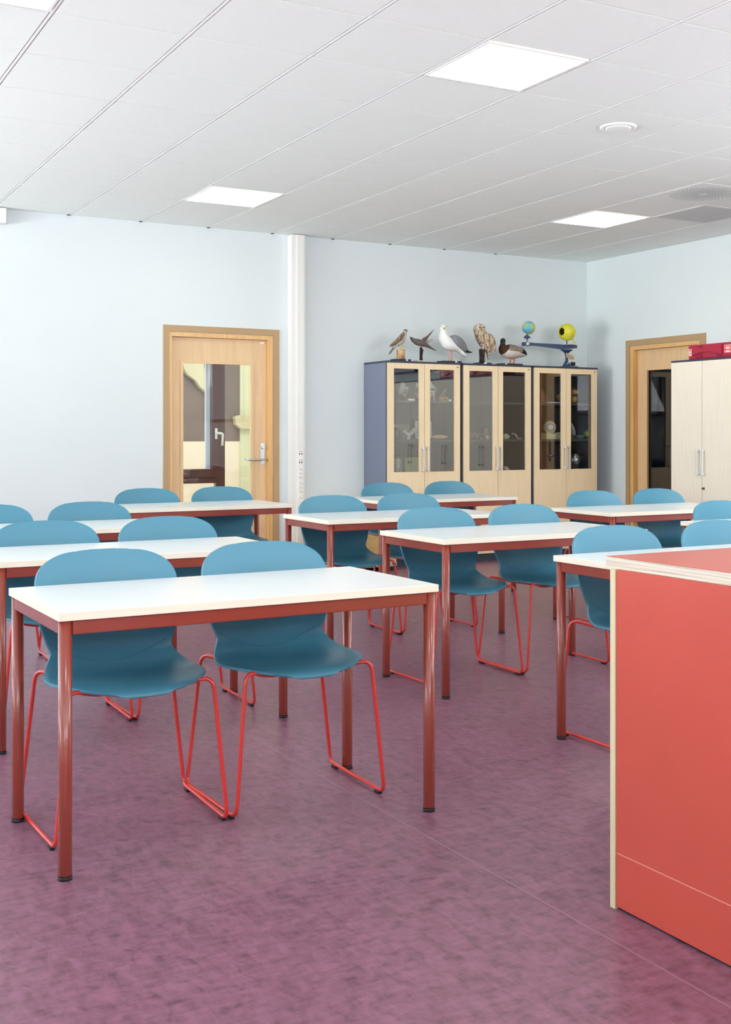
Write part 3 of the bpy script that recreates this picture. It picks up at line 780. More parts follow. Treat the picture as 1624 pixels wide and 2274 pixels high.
M['birchbark'] = mat('birch_bark', 'dcb98c', .7, .2, scale=40, stretch=(.4, .4, 1.5), col2='9a6a3c')
M['bluewood'] = mat('dark_blue_plinth', '242c44', .5); M['blackwood'] = mat('black_plinth', '22242a', .5)
M['beigewood'] = mat('pale_wood_plinth', 'cfc5b4', .6)
KX, KZ = 1 / (5.075 * 204), 1 / (5.075 * 240)
def pl(t, w_, d, h, m, name='plinth', x=0, y=0, z=0):
    bm = nb(); box(bm, x - w_ / 2, x + w_ / 2, y - d / 2, y + d / 2, z, z + h, bev=.002); return obj(name, bm, m, t)
def R_(o, lst, k=(KX, KZ)):          # silhouettes drawn on a modelling grid with its origin o at the foot of the mount
    return [((q[0] - o[0]) * k[0], q[4] if len(q) > 4 else 0.0, (o[1] - q[1]) * k[1], q[2] * k[0], q[3] * k[1]) for q in lst]
def limb(t, name, m, o, pts, r, k=(KX, KZ)):
    bm = nb(); tube(bm, [((p[0] - o[0]) * k[0], p[2] if len(p) > 2 else 0, (o[1] - p[1]) * k[1]) for p in pts], r, 8); return obj(name, bm, m, t)
def eye(t, o, p, y, r=.0032, m='black', k=(KX, KZ)):
    bm = nb(); sphere(bm, ((p[0] - o[0]) * k[0], y, (o[1] - p[1]) * k[1]), r, 10, 6); return obj('eye', bm, m, t)
def beak(t, o, a, b, r, m, k=(KX, KZ)):
    bm = nb(); A = ((a[0] - o[0]) * k[0], a[2], (o[1] - a[1]) * k[1]); B = ((b[0] - o[0]) * k[0], b[2], (o[1] - b[1]) * k[1])
    mid = tuple(A[i] * .5 + B[i] * .5 for i in range(3)); tube(bm, [A, mid, B], [r, r * .75, r * .15], 8); return obj('beak', bm, m, t)
BY = 9.32; BZ = CT + .0005

# sparrowhawk on a birch stump
o = (560, 622); t = thing('stuffed_hawk', 'small barred stuffed hawk on a birch stump, leftmost bird on the cabinets', 'bird', (5.423, BY, BZ), 0, 'stuffed animals on top of the cabinets')
pl(t, 172 * KX, .10, 24 * KZ, 'bluewood')
bm = nb(); box(bm, .028, .046, -.0515, -.0503, .004, .018); obj('number_tag', bm, 'paper', t)
bm = nb(); lathe(bm, [(.040, .0205), (.038, .06), (.039, .10), (.042, .108), (.034, .109)], 0, 0, 20); obj('birch_stump', bm, 'birchbark', t)
bm = nb(); loft(bm, R_(o, [(611, 258, 2, 2), (610, 268, 20, 12), (607, 290, 25, 22), (600, 315, 27, 25), (590, 350, 34, 32), (568, 392, 34, 34), (540, 420, 26, 26), (505, 440, 19, 19), (478, 480, 17, 13), (452, 520, 17, 8), (432, 546, 14, 4)]),
                matf=lambda u, a, c: 1 if (u < .16 or u > .78) else 0)
body = obj('body', bm, ['pale_f', 'brown_f'], t)
bm = nb(); loft(bm, R_(o, [(588, 300, 3, 3, -.018), (568, 322, 10, 20, -.030), (535, 365, 10, 26, -.034), (490, 415, 8, 22, -.022), (455, 445, 6, 14, -.012), (436, 462, 3, 4, -.006)])); obj('wing', bm, 'brown_f', t)
for x in (548, 566): limb(t, 'leg', 'yellowleg', o, [(x, 430, -.008), (x + 2, 470, -.010), (x, 494, -.008)], .0034)
beak(t, o, (618, 276, -.018), (624, 288, -.030), .005, 'beak_d'); eye(t, o, (606, 272), -.020)

# swift / cuckoo like bird in flight on a dark branch
o = (790, 630); t = thing('stuffed_swift', 'grey brown stuffed bird with spread pointed wings on a thin dark branch', 'bird', (5.641, BY, BZ), 0, 'stuffed animals on top of the cabinets')
pl(t, 140 * KX, .09, 17 * KZ, 'beigewood')
bm = nb(); tube(bm, [(0, 0, .013), (-.002, 0, .05), (.003, .003, .09), (-.003, 0, .14)], [.017, .013, .016, .011], 10); tube(bm, [(0, 0, .105), (.018, 0, .112)], [.012, .010], 8); obj('branch', bm, 'bark', t)
bm = nb(); loft(bm, R_(o, [(668, 356, 2, 2), (680, 366, 15, 14), (705, 388, 22, 24), (745, 405, 32, 36), (790, 415, 36, 36), (835, 430, 28, 26), (880, 455, 18, 14), (925, 478, 12, 7), (960, 492, 5, 2)])); obj('body', bm, 'swift_f', t)
def wing(name, m, o, pts, y0, y1, th=.006):
    bm = nb(); n_ = len(pts)
    P_ = [((x - o[0]) * KX, (o[1] - z) * KZ, y) for x, z, y in pts]
    A = [bm.verts.new((x, y - th / 2, z)) for x, z, y in P_]; B = [bm.verts.new((x, y + th / 2, z)) for x, z, y in P_]
    bm.faces.new(A); bm.faces.new(list(reversed(B)))
    for i in range(n_):
        j = (i + 1) % n_; bm.faces.new((A[j], A[i], B[i], B[j]))
    return obj(name, bm, m, t)
wing('wing', 'swift_f', o, [(800, 365, .0), (860, 335, .02), (915, 288, .03), (960, 248, .04), (925, 298, .035), (885, 345, .025), (850, 395, .005), (815, 400, .0)], 0, 0)
wing('wing', 'pale_f', o, [(850, 385, .02), (905, 370, .035), (970, 360, .05), (930, 384, .045), (880, 412, .03), (845, 418, .02)], 0, 0)
beak(t, o, (672, 358, 0), (660, 348, 0), .004, 'beak_d'); eye(t, o, (680, 362), -.013)

# gull
o = (1107, 640); t = thing('stuffed_gull', 'white stuffed gull with grey wings standing on a black plinth', 'bird', (5.946, BY, BZ), 0, 'stuffed animals on top of the cabinets')
pl(t, 212 * KX, .12, 22 * KZ, 'blackwood')
bm = nb(); box(bm, .028, .050, -.0615, -.0603, .004, .018); obj('number_tag', bm, 'paper', t)
bm = nb(); loft(bm, R_(o, [(1036, 203, 3, 3), (1036, 215, 26, 20), (1037, 240, 36, 32), (1039, 275, 36, 34), (1040, 315, 46, 46), (1050, 365, 64, 66), (1085, 415, 72, 76), (1130, 440, 66, 64), (1180, 460, 50, 46), (1225, 490, 36, 30), (1262, 525, 30, 22), (1292, 552, 26, 8)])); obj('body', bm, 'gull_w', t)
bm = nb(); loft(bm, R_(o, [(1108, 330, 4, 4, -.030), (1130, 350, 14, 34, -.052), (1175, 390, 16, 50, -.060), (1220, 425, 14, 48, -.052), (1265, 468, 10, 34, -.038), (1300, 500, 7, 18, -.024), (1366, 508, 3, 3, -.01)]), matf=lambda u, a, c: 1 if u > .72 else 0); obj('wing', bm, ['gull_g', 'dark_f'], t)
bm = nb(); loft(bm, R_(o, [(1120, 330, 4, 4, .030), (1150, 355, 14, 30, .048), (1200, 400, 16, 40, .052), (1260, 455, 10, 30, .038), (1310, 500, 5, 14, .02)]), matf=lambda u, a, c: 1 if u > .8 else 0); obj('wing', bm, ['gull_g', 'dark_f'], t)
for x in (1096, 1143): limb(t, 'leg', 'pinkleg', o, [(x, 480, -.01 if x < 1120 else .015), (x + 2, 550, -.01 if x < 1120 else .015), (x + 2, 618, -.012 if x < 1120 else .013)], .0045)
for x in (1092, 1136):
    bm = nb(); box(bm, (x - 14 - o[0]) * KX, (x + 14 - o[0]) * KX, -.035 if x < 1110 else -.012, -.008 if x < 1110 else .014, .0187, .023, bev=.001); obj('webbed_foot', bm, 'pinkleg', t)
beak(t, o, (1028, 248, -.030), (1020, 268, -.058), .010, 'beak_y'); eye(t, o, (1055, 230), -.030, .004); eye(t, o, (1006, 232), -.022, .0035)

# tawny owl
o = (1480, 657); t = thing('stuffed_owl', 'streaked brown stuffed owl perched on a dark trunk', 'bird', (6.318, BY, BZ), 0, 'stuffed animals on top of the cabinets')
pl(t, 146 * KX, .11, 17 * KZ, 'blackwood')
bm = nb(); box(bm, -.018, .012, -.0575, -.0553, .002, .014); obj('number_tag', bm, 'paper', t)
bm = nb(); lathe(bm, [(.028, .0142), (.025, .05), (.027, .10), (.030, .138), (.024, .145)], -.004, 0, 18); obj('trunk', bm, 'bark', t)
bm = nb(); lathe(bm, [(.021, .1452), (.021, .1475), (.004, .148)], -.004, 0, 18); obj('cut_end', bm, 'birchbark', t)
bm = nb(); loft(bm, R_(o, [(1443, 186, 4, 4), (1443, 200, 44, 28), (1440, 235, 64, 62), (1450, 280, 66, 64), (1475, 335, 76, 72), (1505, 395, 74, 70), (1528, 445, 58, 56), (1548, 490, 38, 36), (1552, 540, 22, 16), (1551, 596, 12, 5)]),
                matf=lambda u, a, c: 0); obj('body', bm, 'owl_f', t)
for sx in (-1, 1):
    bm = nb(); sphere(bm, ((1434 + sx * 26 - o[0]) * KX - .006, -.050, (o[1] - 240) * KZ), .028, 18, 10, sc=(.9, .55, 1.25)); obj('face_disc', bm, 'owl_face', t)
    eye(t, o, (1428 + sx * 22, 236), -.064, .0078)
beak(t, o, (1428, 250, -.064), (1428, 274, -.074), .006, 'beak_y')
bm = nb(); loft(bm, R_(o, [(1500, 290, 4, 4, -.028), (1540, 350, 14, 44, -.050), (1570, 420, 14, 44, -.050), (1596, 480, 9, 26, -.036), (1608, 522, 3, 6, -.024)])); obj('wing', bm, 'owl_f', t)
for x in (1470, 1498): limb(t, 'foot', 'owl_face', o, [(x + 12, 440, -.02), (x, 468, -.028), (x - 4, 484, -.034)], .009)

# mallard
o = (462, 662); t = thing('stuffed_duck', 'stuffed drake with dark green head and orange legs, right of the owl', 'bird', (6.628, BY, BZ), 0, 'stuffed animals on top of the cabinets')
k = (1 / (5.075 * 195), 1 / (5.075 * 234))
pl(t, 236 * k[0], .12, 17 * k[1], 'blackwood')
bm = nb(); box(bm, -.086, -.070, -.0615, -.0603, .002, .013); obj('number_tag', bm, 'paper', t)
bm = nb(); loft(bm, R_(o, [(386, 354, 3, 3), (388, 366, 26, 20), (390, 388, 31, 28), (388, 412, 27, 26), (388, 432, 30, 32), (396, 470, 54, 58), (430, 500, 74, 78), (480, 506, 80, 84), (530, 508, 72, 76), (580, 518, 54, 56), (620, 532, 34, 32), (658, 543, 12, 8)], k),
                matf=lambda u, a, c: 1 if u < .33 else (2 if u < .50 else (3 if c.z > .135 + (.0) else 0))); obj('body', bm, ['duckgrey', 'mallard', 'chest', 'duckback'], t)
bm = nb(); loft(bm, R_(o, [(500, 450, 4, 4, -.060), (545, 480, 10, 30, -.070), (600, 505, 8, 24, -.052), (640, 525, 5, 12, -.03), (662, 540, 2, 3, -.01)], k), matf=lambda u, a, c: 1 if u > .35 else 0); obj('wing', bm, ['duckback', 'dark_f'], t)
for x0, x1 in ((470, 466), (518, 506)): limb(t, 'leg', 'orange', o, [(x0, 575, -.01 if x0 < 500 else .01), (x0 - 1, 610, -.01), (x1, 643, -.01)], .0065, k)
for x in (462, 500):
    bm = nb(); box(bm, (x - 16 - o[0]) * k[0], (x + 16 - o[0]) * k[0], -.040 if x < 480 else -.008, -.012 if x < 480 else .018, .0147, .0185, bev=.001); obj('webbed_foot', bm, 'orange', t)
beak(t, o, (380, 394, -.022), (376, 404, -.060), .009, 'beak_d', k); eye(t, o, (372, 380), -.022, k=k)

# orrery
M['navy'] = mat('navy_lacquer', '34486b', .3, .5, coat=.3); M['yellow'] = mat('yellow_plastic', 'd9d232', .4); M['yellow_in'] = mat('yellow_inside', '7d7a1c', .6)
gm, gt_, gp = nt('globe_map'); tc = gt_.nodes.new('ShaderNodeTexCoord'); gn = gt_.nodes.new('ShaderNodeTexNoise'); gn.inputs['Scale'].default_value = 17; gn.inputs['Detail'].default_value = 3
gr = gt_.nodes.new('ShaderNodeValToRGB'); gr.color_ramp.interpolation = 'CONSTANT'; gr.color_ramp.elements[0].color = H('5cb3c6'); gr.color_ramp.elements[1].color = H('c9c45c'); gr.color_ramp.elements[1].position = .55
e_ = gr.color_ramp.elements.new(.62); e_.color = H('a9b98a'); gt_.links.new(tc.outputs['Object'], gn.inputs[0]); gt_.links.new(gn.outputs[0], gr.inputs[0]); gt_.links.new(gr.outputs[0], gp.inputs['Base Color']); gp.inputs['Roughness'].default_value = .35
M['globe'] = gm
k = (1 / (5.075 * 183), 1 / (5.075 * 228)); o = (1180, 690)
def Q(x, z): return ((x - o[0]) * k[0], (o[1] - z) * k[1])
t = thing('orrery', 'navy orrery with small blue globe and yellow sun ball, nearest the corner', 'model', (7.30 + .045, BY, BZ), 0)
bm = nb(); lathe(bm, [(.100, .0), (.102, .004), (.096, .009), (.05, .012)], 0, 0, 32); obj('base_disc', bm, 'navy', t)
x_, z_ = Q(1160, 0); x_ = Q(1160, 0)[0]
bm = nb(); lathe(bm, [(.040, .0125), (.034, .035), (.016, .060), (.012, .10), (.020, .135), (.030, .150), (.046, .160), (.060, .166), (.060, .176)], x_, 0, 24); obj('column', bm, 'navy', t)
bm = nb(); a0 = Q(668, 425); a1 = Q(1265, 435); zc0 = Q(0, 446)[1]; zc1 = Q(0, 462)[1]
plate(bm, [Q(668, 425), Q(790, 430), Q(1265, 432), Q(1265, 468), Q(1100, 486), Q(790, 460), Q(668, 466)], -.024, .024); obj('arm', bm, 'navy', t)
bm = nb(); xx, zz = Q(705, 0); lathe(bm, [(.020, Q(0, 470)[1]), (.020, Q(0, 422)[1])], xx, -.018, 18); obj('arm_bearing', bm, 'alu', t)
bm = nb(); lathe(bm, [(.004, Q(0, 422)[1]), (.004, Q(0, 395)[1]), (.014, Q(0, 393)[1]), (.014, Q(0, 388)[1]), (.006, Q(0, 386)[1]), (.008, Q(0, 380)[1]), (.034, Q(0, 378)[1]), (.030, Q(0, 360)[1]), (.014, Q(0, 346)[1]), (.004, Q(0, 340)[1]), (.004, Q(0, 322)[1])], Q(711, 0)[0], 0, 20); obj('globe_stand', bm, 'navy', t)
bm = nb(); sphere(bm, (0, 0, 0), .064, 28, 18); g_ = obj('globe', bm, 'globe', t, 'small blue and yellow earth globe'); g_.location = (Q(730, 0)[0], 0, Q(0, 259)[1]); g_.rotation_euler = (0, .4, 2.2)
bm = nb(); sphere(bm, (0, 0, 0), .086, 32, 20)
dirv = Vector((-.97, -.24, .0)).normalized()
bmesh.ops.delete(bm, geom=[f for f in bm.faces if f.calc_center_median().normalized().dot(dirv) > .90], context='FACES')
ret = bmesh.ops.solidify(bm, geom=bm.faces[:], thickness=.003)
sb = obj('sun_ball', bm, 'yellow', t, 'yellow hollow ball with a round opening'); sb.location = (Q(1163, 0)[0], 0, Q(0, 286)[1])
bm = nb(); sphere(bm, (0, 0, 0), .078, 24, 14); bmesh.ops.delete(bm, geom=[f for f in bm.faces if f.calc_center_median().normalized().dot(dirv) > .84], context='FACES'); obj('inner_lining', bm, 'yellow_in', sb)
bm = nb(); tube(bm, [(Q(1163, 0)[0], 0, Q(0, 378)[1]), (Q(1163, 0)[0], 0, Q(0, 430)[1])], .005, 8); obj('sun_rod', bm, 'black', t)
bm = nb(); tube(bm, fillet([(*Q(1226, 358)[:1], 0, Q(0, 358)[1]), (Q(1258, 0)[0], 0, Q(0, 405)[1]), (Q(1258, 0)[0], 0, Q(0, 432)[1])], .02), .006, 8); obj('sun_bracket', bm, 'yellow', t)
bm = nb(); lathe(bm, [(.010, Q(0, 437)[1]), (.088, Q(0, 436)[1]), (.088, Q(0, 431)[1]), (.01, Q(0, 430)[1])], Q(1160, 0)[0], 0, 32); obj('date_disc', bm, 'alu', t)
bm = nb(); plate(bm, [Q(1105, 530), Q(1190, 560), Q(1205, 600), Q(1150, 605), Q(1110, 575)], -.066, -.062); obj('tied_tag', bm, mat('kraft_tag', 'b79c72', .8), t)
bm = nb()
for q in ([(1125, 655), (1190, 560), (1150, 530)], [(1125, 560), (1200, 640), (1190, 520)]):
    tube(bm, [(Q(*p)[0], -.060 + .01 * i, Q(*p)[1]) for i, p in enumerate(q)], .0022, 6)
cz = obj('string', bm, 'paper', t); cz['kind'] = 'stuff'
bm = nb(); box(bm, Q(1190, 0)[0], Q(1225, 0)[0], -.05, -.02, Q(0, 672)[1], Q(0, 630)[1], bev=.003); obj('power_plug', bm, 'black', t)

# ------------------------------------------------------------------ things on the shelves
S1, S2, S3 = SH[0] + .0004, SH[1] + .0004, SH[2] + .0004
KA = (1 / (10.83 * 207), 1 / (10.83 * 241))
GS = 'specimens behind the glass'
def small_bird(label, x, y, z, o, rings, mats, matf, legs, bk, legm='beak_y', base=None, ey=None):
    t = thing('stuffed_bird', label, 'bird', (x, y, z), 0, 'stuffed birds behind the glass')
    bm = nb(); loft(bm, R_(o, rings, KA), 12, matf); obj('body', bm, mats, t)
    for l in legs: limb(t, 'leg', legm, o, l, .0028, KA)
    if bk: beak(t, o, bk[0], bk[1], .0035, 'beak_d', KA)
    if base: pl(t, base[0], base[1], base[2], base[3])
    if ey: eye(t, o, ey, -.012, .0026, k=KA)
    return t
small_bird('large white bodied stuffed bird with a dark head behind the left pane', 5.552, 9.51, S1, (390, 785),
           [(370, 205, 4, 4), (365, 225, 50, 40), (365, 270, 62, 58), (375, 320, 50, 50), (385, 370, 62, 66), (395, 440, 95, 96), (390, 530, 112, 110), (385, 600, 100, 95), (385, 655, 60, 30)],
           ['gull_w', 'dark_f'], lambda u, a, c: 1 if u < .36 else 0, [[(360, 640, 0), (360, 785, 0)], [(410, 640, 0), (410, 785, 0)]], ((350, 270, -.03), (335, 285, -.055)))
small_bird('small grey and white stuffed wader with a thin bill on a dark rock', 5.478, 9.34, S1, (190, 795),
           [(235, 440, 2, 2), (232, 455, 24, 22), (238, 490, 24, 24), (235, 540, 42, 42), (205, 590, 46, 46), (160, 625, 34, 30), (110, 655, 14, 8), (75, 680, 5, 3)],
           ['gull_w', 'brown_f'], lambda u, a, c: 1 if (u < .2 or (a > .45 and a < .95 and u > .3)) else 0, [[(190, 620, 0), (190, 700, 0)], [(205, 620, 0), (205, 700, 0)]], ((250, 450, -.004), (325, 452, -.01)), base=(.07, .06, .035, 'bark'), ey=(236, 450))
small_bird('slim brown stuffed wader on long pink legs behind the left pane', 5.598, 9.33, S1, (460, 795),
           [(522, 470, 2, 2), (516, 485, 22, 20), (500, 510, 24, 24), (475, 545, 34, 36), (445, 585, 32, 34), (415, 620, 18, 16), (390, 645, 6, 4)],
           ['brown_f'], None, [[(455, 600, 0), (460, 700, 0), (458, 765, 0)], [(478, 600, .01), (485, 700, .01), (482, 765, .01)]], ((532, 482, 0), (545, 490, -.01)), 'pinkleg', (.05, .05, .012, 'bark'))
small_bird('stuffed bird with a white crest half hidden by the cabinet stile', 5.690, 9.46, S1, (690, 795),
           [(660, 345, 3, 3), (665, 375, 34, 30), (672, 430, 36, 36), (670, 500, 58, 60), (665, 570, 70, 70), (670, 640, 60, 54), (690, 690, 30, 14)],
           ['pale_f', 'gull_w'], lambda u, a, c: 1 if u < .3 else 0, [[(660, 660, 0), (660, 780, 0)]], None, base=(.06, .05, .01, 'bark'))
small_bird('large white stuffed bird with a long neck behind the right pane', 5.868, 9.52, S1, (1090, 795),
           [(1035, 200, 4, 4), (1035, 220, 34, 28), (1042, 250, 40, 36), (1055, 310, 38, 36), (1072, 360, 52, 50), (1085, 430, 110, 100), (1090, 500, 132, 120), (1080, 580, 110, 100), (1060, 650, 60, 50), (1050, 690, 20, 10)],
           ['gull_w'], None, [[(1070, 650, 0), (1070, 790, 0)], [(1110, 650, 0), (1110, 790, 0)]], ((1010, 235, -.02), (1000, 245, -.05)), ey=(1012, 236))
small_bird('small speckled brown stuffed bird on a log behind the right pane', 5.895, 9.34, S1, (1150, 800),
           [(1190, 455, 2, 2), (1190, 475, 34, 28), (1190, 510, 42, 40), (1180, 560, 54, 54), (1150, 610, 54, 54), (1105, 655, 34, 30), (1055, 690, 12, 8)],
           ['brown_f', 'pale_f'], lambda u, a, c: 0, [[(1150, 650, 0), (1152, 705, 0)], [(1180, 640, 0), (1182, 705, 0)]], ((1220, 482, -.004), (1246, 480, -.01)), base=(.07, .045, .04, 'birchbark'), ey=(1205, 478))
small_bird('small black and white stuffed bird low at the left of the right pane', 5.800, 9.36, S1, (1000, 800),
           [(1062, 535, 3, 3), (1045, 540, 22, 20), (1010, 530, 36, 34), (960, 540, 44, 44), (900, 560, 30, 24), (860, 570, 10, 6)],
           ['gull_w', 'dark_f'], lambda u, a, c: 1 if c.z > .098 else 0, [[(1005, 570, 0), (1010, 790, 0)], [(1030, 560, .01), (1035, 790, .01)]], None, 'gull_w')
def slip(name, label, x, y, z, w_, h, m='paper', d=.02):
    bm = nb(); box(bm, -w_ / 2, w_ / 2, -d / 2, d / 2, 0, h, bev=.0008)
    return tag(obj(name, bm, m, None, None, (x, y, z)), label, 'label', 'small labels on the cabinet shelves')
slip('label_block', 'white label block under the grey and white wader', 5.513, 9.285, S1, .062, .018)
slip('label_block', 'pale label block before the log of the small speckled bird', 5.930, 9.285, S1, .026, .018)
slip('label_block', 'yellowish label before the white ermine', 5.640, 9.285, S2, .025, .018)

def framed(label, x0, x1, y, z, h, frame_m, inner_m, extra=None, lean=.05):
    t = thing('framed_picture', label, 'picture', ((x0 + x1) / 2, y, z), 0, 'frames on the cabinet shelves'); t.rotation_euler = (-lean, 0, 0)
    w_ = (x1 - x0) / 2; b = .011
    bm = nb(); box(bm, -w_, -w_ + b, 0, .014, 0, h); box(bm, w_ - b, w_, 0, .014, 0, h); box(bm, -w_ + b, w_ - b, 0, .014, h - b, h); box(bm, -w_ + b, w_ - b, 0, .014, 0, b); obj('frame', bm, frame_m, t)
    bm = nb(); box(bm, -w_ + b, w_ - b, .006, .012, b, h - b); obj('mount', bm, inner_m, t)
    if extra: extra(t, w_, h)
    return t
M['redframe'] = mat('dark_red_frame', '8a3a30', .5); M['greyframe'] = mat('dark_grey_frame', '3d3b38', .5)
M['greymount'] = mat('grey_mount', '9a9a90', .7); M['greenmount'] = mat('pale_green_mount', 'b9c28a', .7, .2)
M['print'] = mat('dark_print', '3a3834', .7); M['skin'] = mat('beige_skin_model', 'd9b48c', .6, var=.06, scale=20)
framed('wide picture in a thin red frame behind the ermine', 5.36, 5.70, 9.60, S2, .152, 'redframe', 'greymount')
def scorpion(t, w_, h):
    bm = nb(); y = .003
    tube(bm, [(-.02, y, .055), (-.018, y, .085), (-.016, y, .115)], [.004, .013, .009], 8)
    tube(bm, fillet([(-.016, y, .115), (.008, y, .116), (.028, y, .128), (.026, y, .150), (.016, y, .160)], .008), .0045, 6)
    for s in (-1, 1):
        for q in range(4): tube(bm, [(-.018 + s * .008, y, .075 + q * .012), (-.018 + s * .030, y, .085 + q * .008), (-.018 + s * .046, y, .058 + q * .009)], .0012, 5)
        tube(bm, [(-.018 + s * .008, y, .068), (-.018 + s * .030, y, .040), (-.018 + s * .016, y, .026)], .003, 6)
    obj('scorpion_drawing', bm, 'print', t)
framed('picture of a scorpion on white in a dark frame', 5.735, 5.945, 9.60, S2, .186, 'greyframe', 'paper', scorpion)
def marks(t, w_, h):
    bm = nb()
    for dz in (0, .016):
        for q in ((-.094, -.082, .126 + dz, .129 + dz), (-.094, -.082, .138 + dz, .141 + dz), (-.094, -.091, .126 + dz, .141 + dz), (-.085, -.082, .126 + dz, .141 + dz)): box(bm, q[0], q[1], .002, .005, q[2] - .012, q[3] - .012)
    for q in ((-.070, -.055, .120, .123), (-.070, -.055, .134, .137), (-.070, -.067, .120, .137)): box(bm, q[0], q[1], .002, .005, q[2], q[3])
    obj('printed_mark', bm, 'print', t)['kind'] = 'stuff'
    bm = nb(); box(bm, .078, .118, .001, .005, .085, .150, bev=.001); obj('beige_photo', bm, 'skin', t)
framed('pale green chart in a dark frame on the lowest visible shelf', 5.60, 5.885, 9.56, S3, .190, 'greyframe', 'greenmount', marks)
framed('dark grey green frame beside the specimen jar', 5.475, 5.528, 9.585, S3, .188, 'greyframe', 'greymount')
# ermine
t = thing('stuffed_ermine', 'white stuffed ermine arching its back on the middle shelf', 'animal', (5.60, 9.40, S2), 0)
o = (520, 530)
bm = nb(); loft(bm, R_(o, [(268, 325, 6, 5), (290, 335, 24, 24), (320, 345, 34, 32), (350, 370, 30, 28), (400, 410, 40, 42), (450, 400, 46, 50), (510, 345, 50, 56), (580, 300, 54, 58), (650, 320, 54, 58), (710, 380, 46, 50), (760, 420, 22, 20), (830, 440, 14, 12), (900, 460, 5, 4)], KA)); obj('body', bm, 'gull_w', t)
for x, y in ((370, -.015), (440, .012), (620, -.015), (700, .012)): limb(t, 'leg', 'gull_w', o, [(x + 30, 430, y), (x + 20, 490, y), (x - 5, 522, y)], .010, KA)
for x in (318, 372): bm = nb(); sphere(bm, ((x - o[0]) * KA[0], 0, (o[1] - 310) * KA[1]), .007, 10, 6); obj('ear', bm, 'gull_w', t)
eye(t, o, (300, 335), -.013, k=KA); eye(t, o, (268, 325), 0, .0035, k=KA)
def rock(name, label, x, y, z, sx, sy, sz, m, seed, cat='stone', grp='stones, shells and bones on the cabinet shelves', rough=.25):
    bm = nb(); ret = bmesh.ops.create_icosphere(bm, subdivisions=3, radius=1.0); rnd = random.Random(seed)
    ph = [rnd.uniform(0, 6) for _ in range(6)]
    for v in bm.verts:
        p = v.co; d = 1 + rough * (math.sin(3 * p.x + ph[0]) * math.sin(3 * p.y + ph[1]) + .6 * math.sin(6 * p.z + ph[2]) * math.sin(5 * p.x + ph[3]) + .3 * math.sin(11 * p.y + ph[4]))
        v.co = Vector((p.x * d * sx, p.y * d * sy, p.z * d * sz))
    zm = min(v.co.z for v in bm.verts)
    for v in bm.verts: v.co.z = max(v.co.z, zm * .72)
    zm = min(v.co.z for v in bm.verts)
    for v in bm.verts: v.co.z -= zm
    for f in bm.faces: f.smooth = True
    return tag(obj(name, bm, m, None, None, (x, y, z)), label, cat, grp)
M['st_dark'] = mat('dark_stone', '3a3a3b', .55, var=.2, scale=30, bump=.4); M['st_grey'] = mat('grey_coral_stone', '8b8672', .85, scale=45, col2='4f4b3e', bump=.6)
M['st_white'] = mat('white_quartz', 'efe8cf', .5, var=.08, scale=30); M['st_pink'] = mat('pink_granite', 'b3897b', .7, var=.12, scale=60)
M['bone'] = mat('bone', 'cfc7a8', .6, var=.12, scale=40, bump=.3); M['st_brown'] = mat('brown_red_stone', '6d4a3c', .7, scale=40, col2='3a2a26')
rock('stone', 'large black rounded stone left of the ermine', 5.455, 9.47, S2, .060, .05, .068, 'st_dark', 1, rough=.06)
t = thing('pike_skull', 'long yellowish shell shaped specimen before the scorpion picture', 'specimen', (5.885, 9.37, S2), 0)
bm = nb(); loft(bm, [(-.10, 0, .022, .004, .004), (-.07, 0, .022, .022, .016), (-.02, 0, .022, .030, .021), (.03, 0, .022, .026, .020), (.07, 0, .021, .014, .010), (.092, 0, .020, .002, .002)]); obj('body', bm, 'skin', t)
rock('stone', 'rough grey stone at the far left of the middle cabinet shelf', 6.235, 9.42, S2, .050, .05, .040, 'st_grey', 2)
rock('stone', 'long grey coral stone behind the small white crystals', 6.36, 9.47, S2, .080, .045, .034, 'st_grey', 3)
rock('stone', 'small grey pebble before the long coral stone', 6.31, 9.33, S2, .025, .02, .013, 'st_grey', 4)
rock('stone', 'white pointed crystal in the middle of the left pane', 6.385, 9.33, S2, .026, .02, .018, 'st_white', 5, rough=.4)
rock('stone', 'white lump beside the cabinet stile under the pink stone', 6.455, 9.34, S2, .022, .02, .026, 'st_white', 6, rough=.35)
rock('stone', 'upright oval pink stone by the stile of the middle cabinet', 6.480, 9.50, S2, .036, .025, .066, 'st_pink', 7, rough=.05)
rock('stone', 'dark red brown stone behind the curved tusk', 6.715, 9.47, S2, .034, .03, .034, 'st_brown', 8)
rock('shell', 'ribbed pale fan shell behind the right pane of the middle cabinet', 6.650, 9.40, S2, .042, .03, .032, 'bone', 9, 'shell', rough=.18)
rock('stone', 'flat scatter of pale chips at the right of the middle cabinet shelf', 6.82, 9.38, S2, .046, .03, .008, 'bone', 10, rough=.5)
bm = nb(); tube(bm, fillet([(-.03, 0, .055), (.012, 0, .052), (.034, 0, .028), (.040, 0, .004)], .03), [.006 * (1 - abs(i - 8) / 22) for i in range(16)], 8)
tag(obj('tusk', bm, 'st_white', None, None, (6.70, 9.34, S2)), 'white curved tusk on the middle cabinet shelf', 'tusk')
for lab, x, L, r in (('grey knobbly bone leaning low by the stile of the middle cabinet', 6.66, .07, .022), ('thin pale bone lying right of the knobbly bone', 6.77, .05, .013)):
    bm = nb(); loft(bm, [(-L, 0, r + .06 * (r > .02), .004, .004), (-L * .8, 0, r + .045 * (r > .02), r, r * .9), (0, 0, r * 1.2, r * .7, r * .7), (L * .8, 0, r, r, r * .8), (L, 0, r * .9, .004, .004)])
    tag(obj('bone', bm, 'bone', None, None, (x, 9.34, S3 + .035 * 0)), lab, 'bone', 'bones on the lowest visible shelf')
rock('twig_nest', 'flat pale twig nest before the green chart', 5.60, 9.36, S3, .050, .04, .018, 'bone', 12, 'nest', rough=.3)
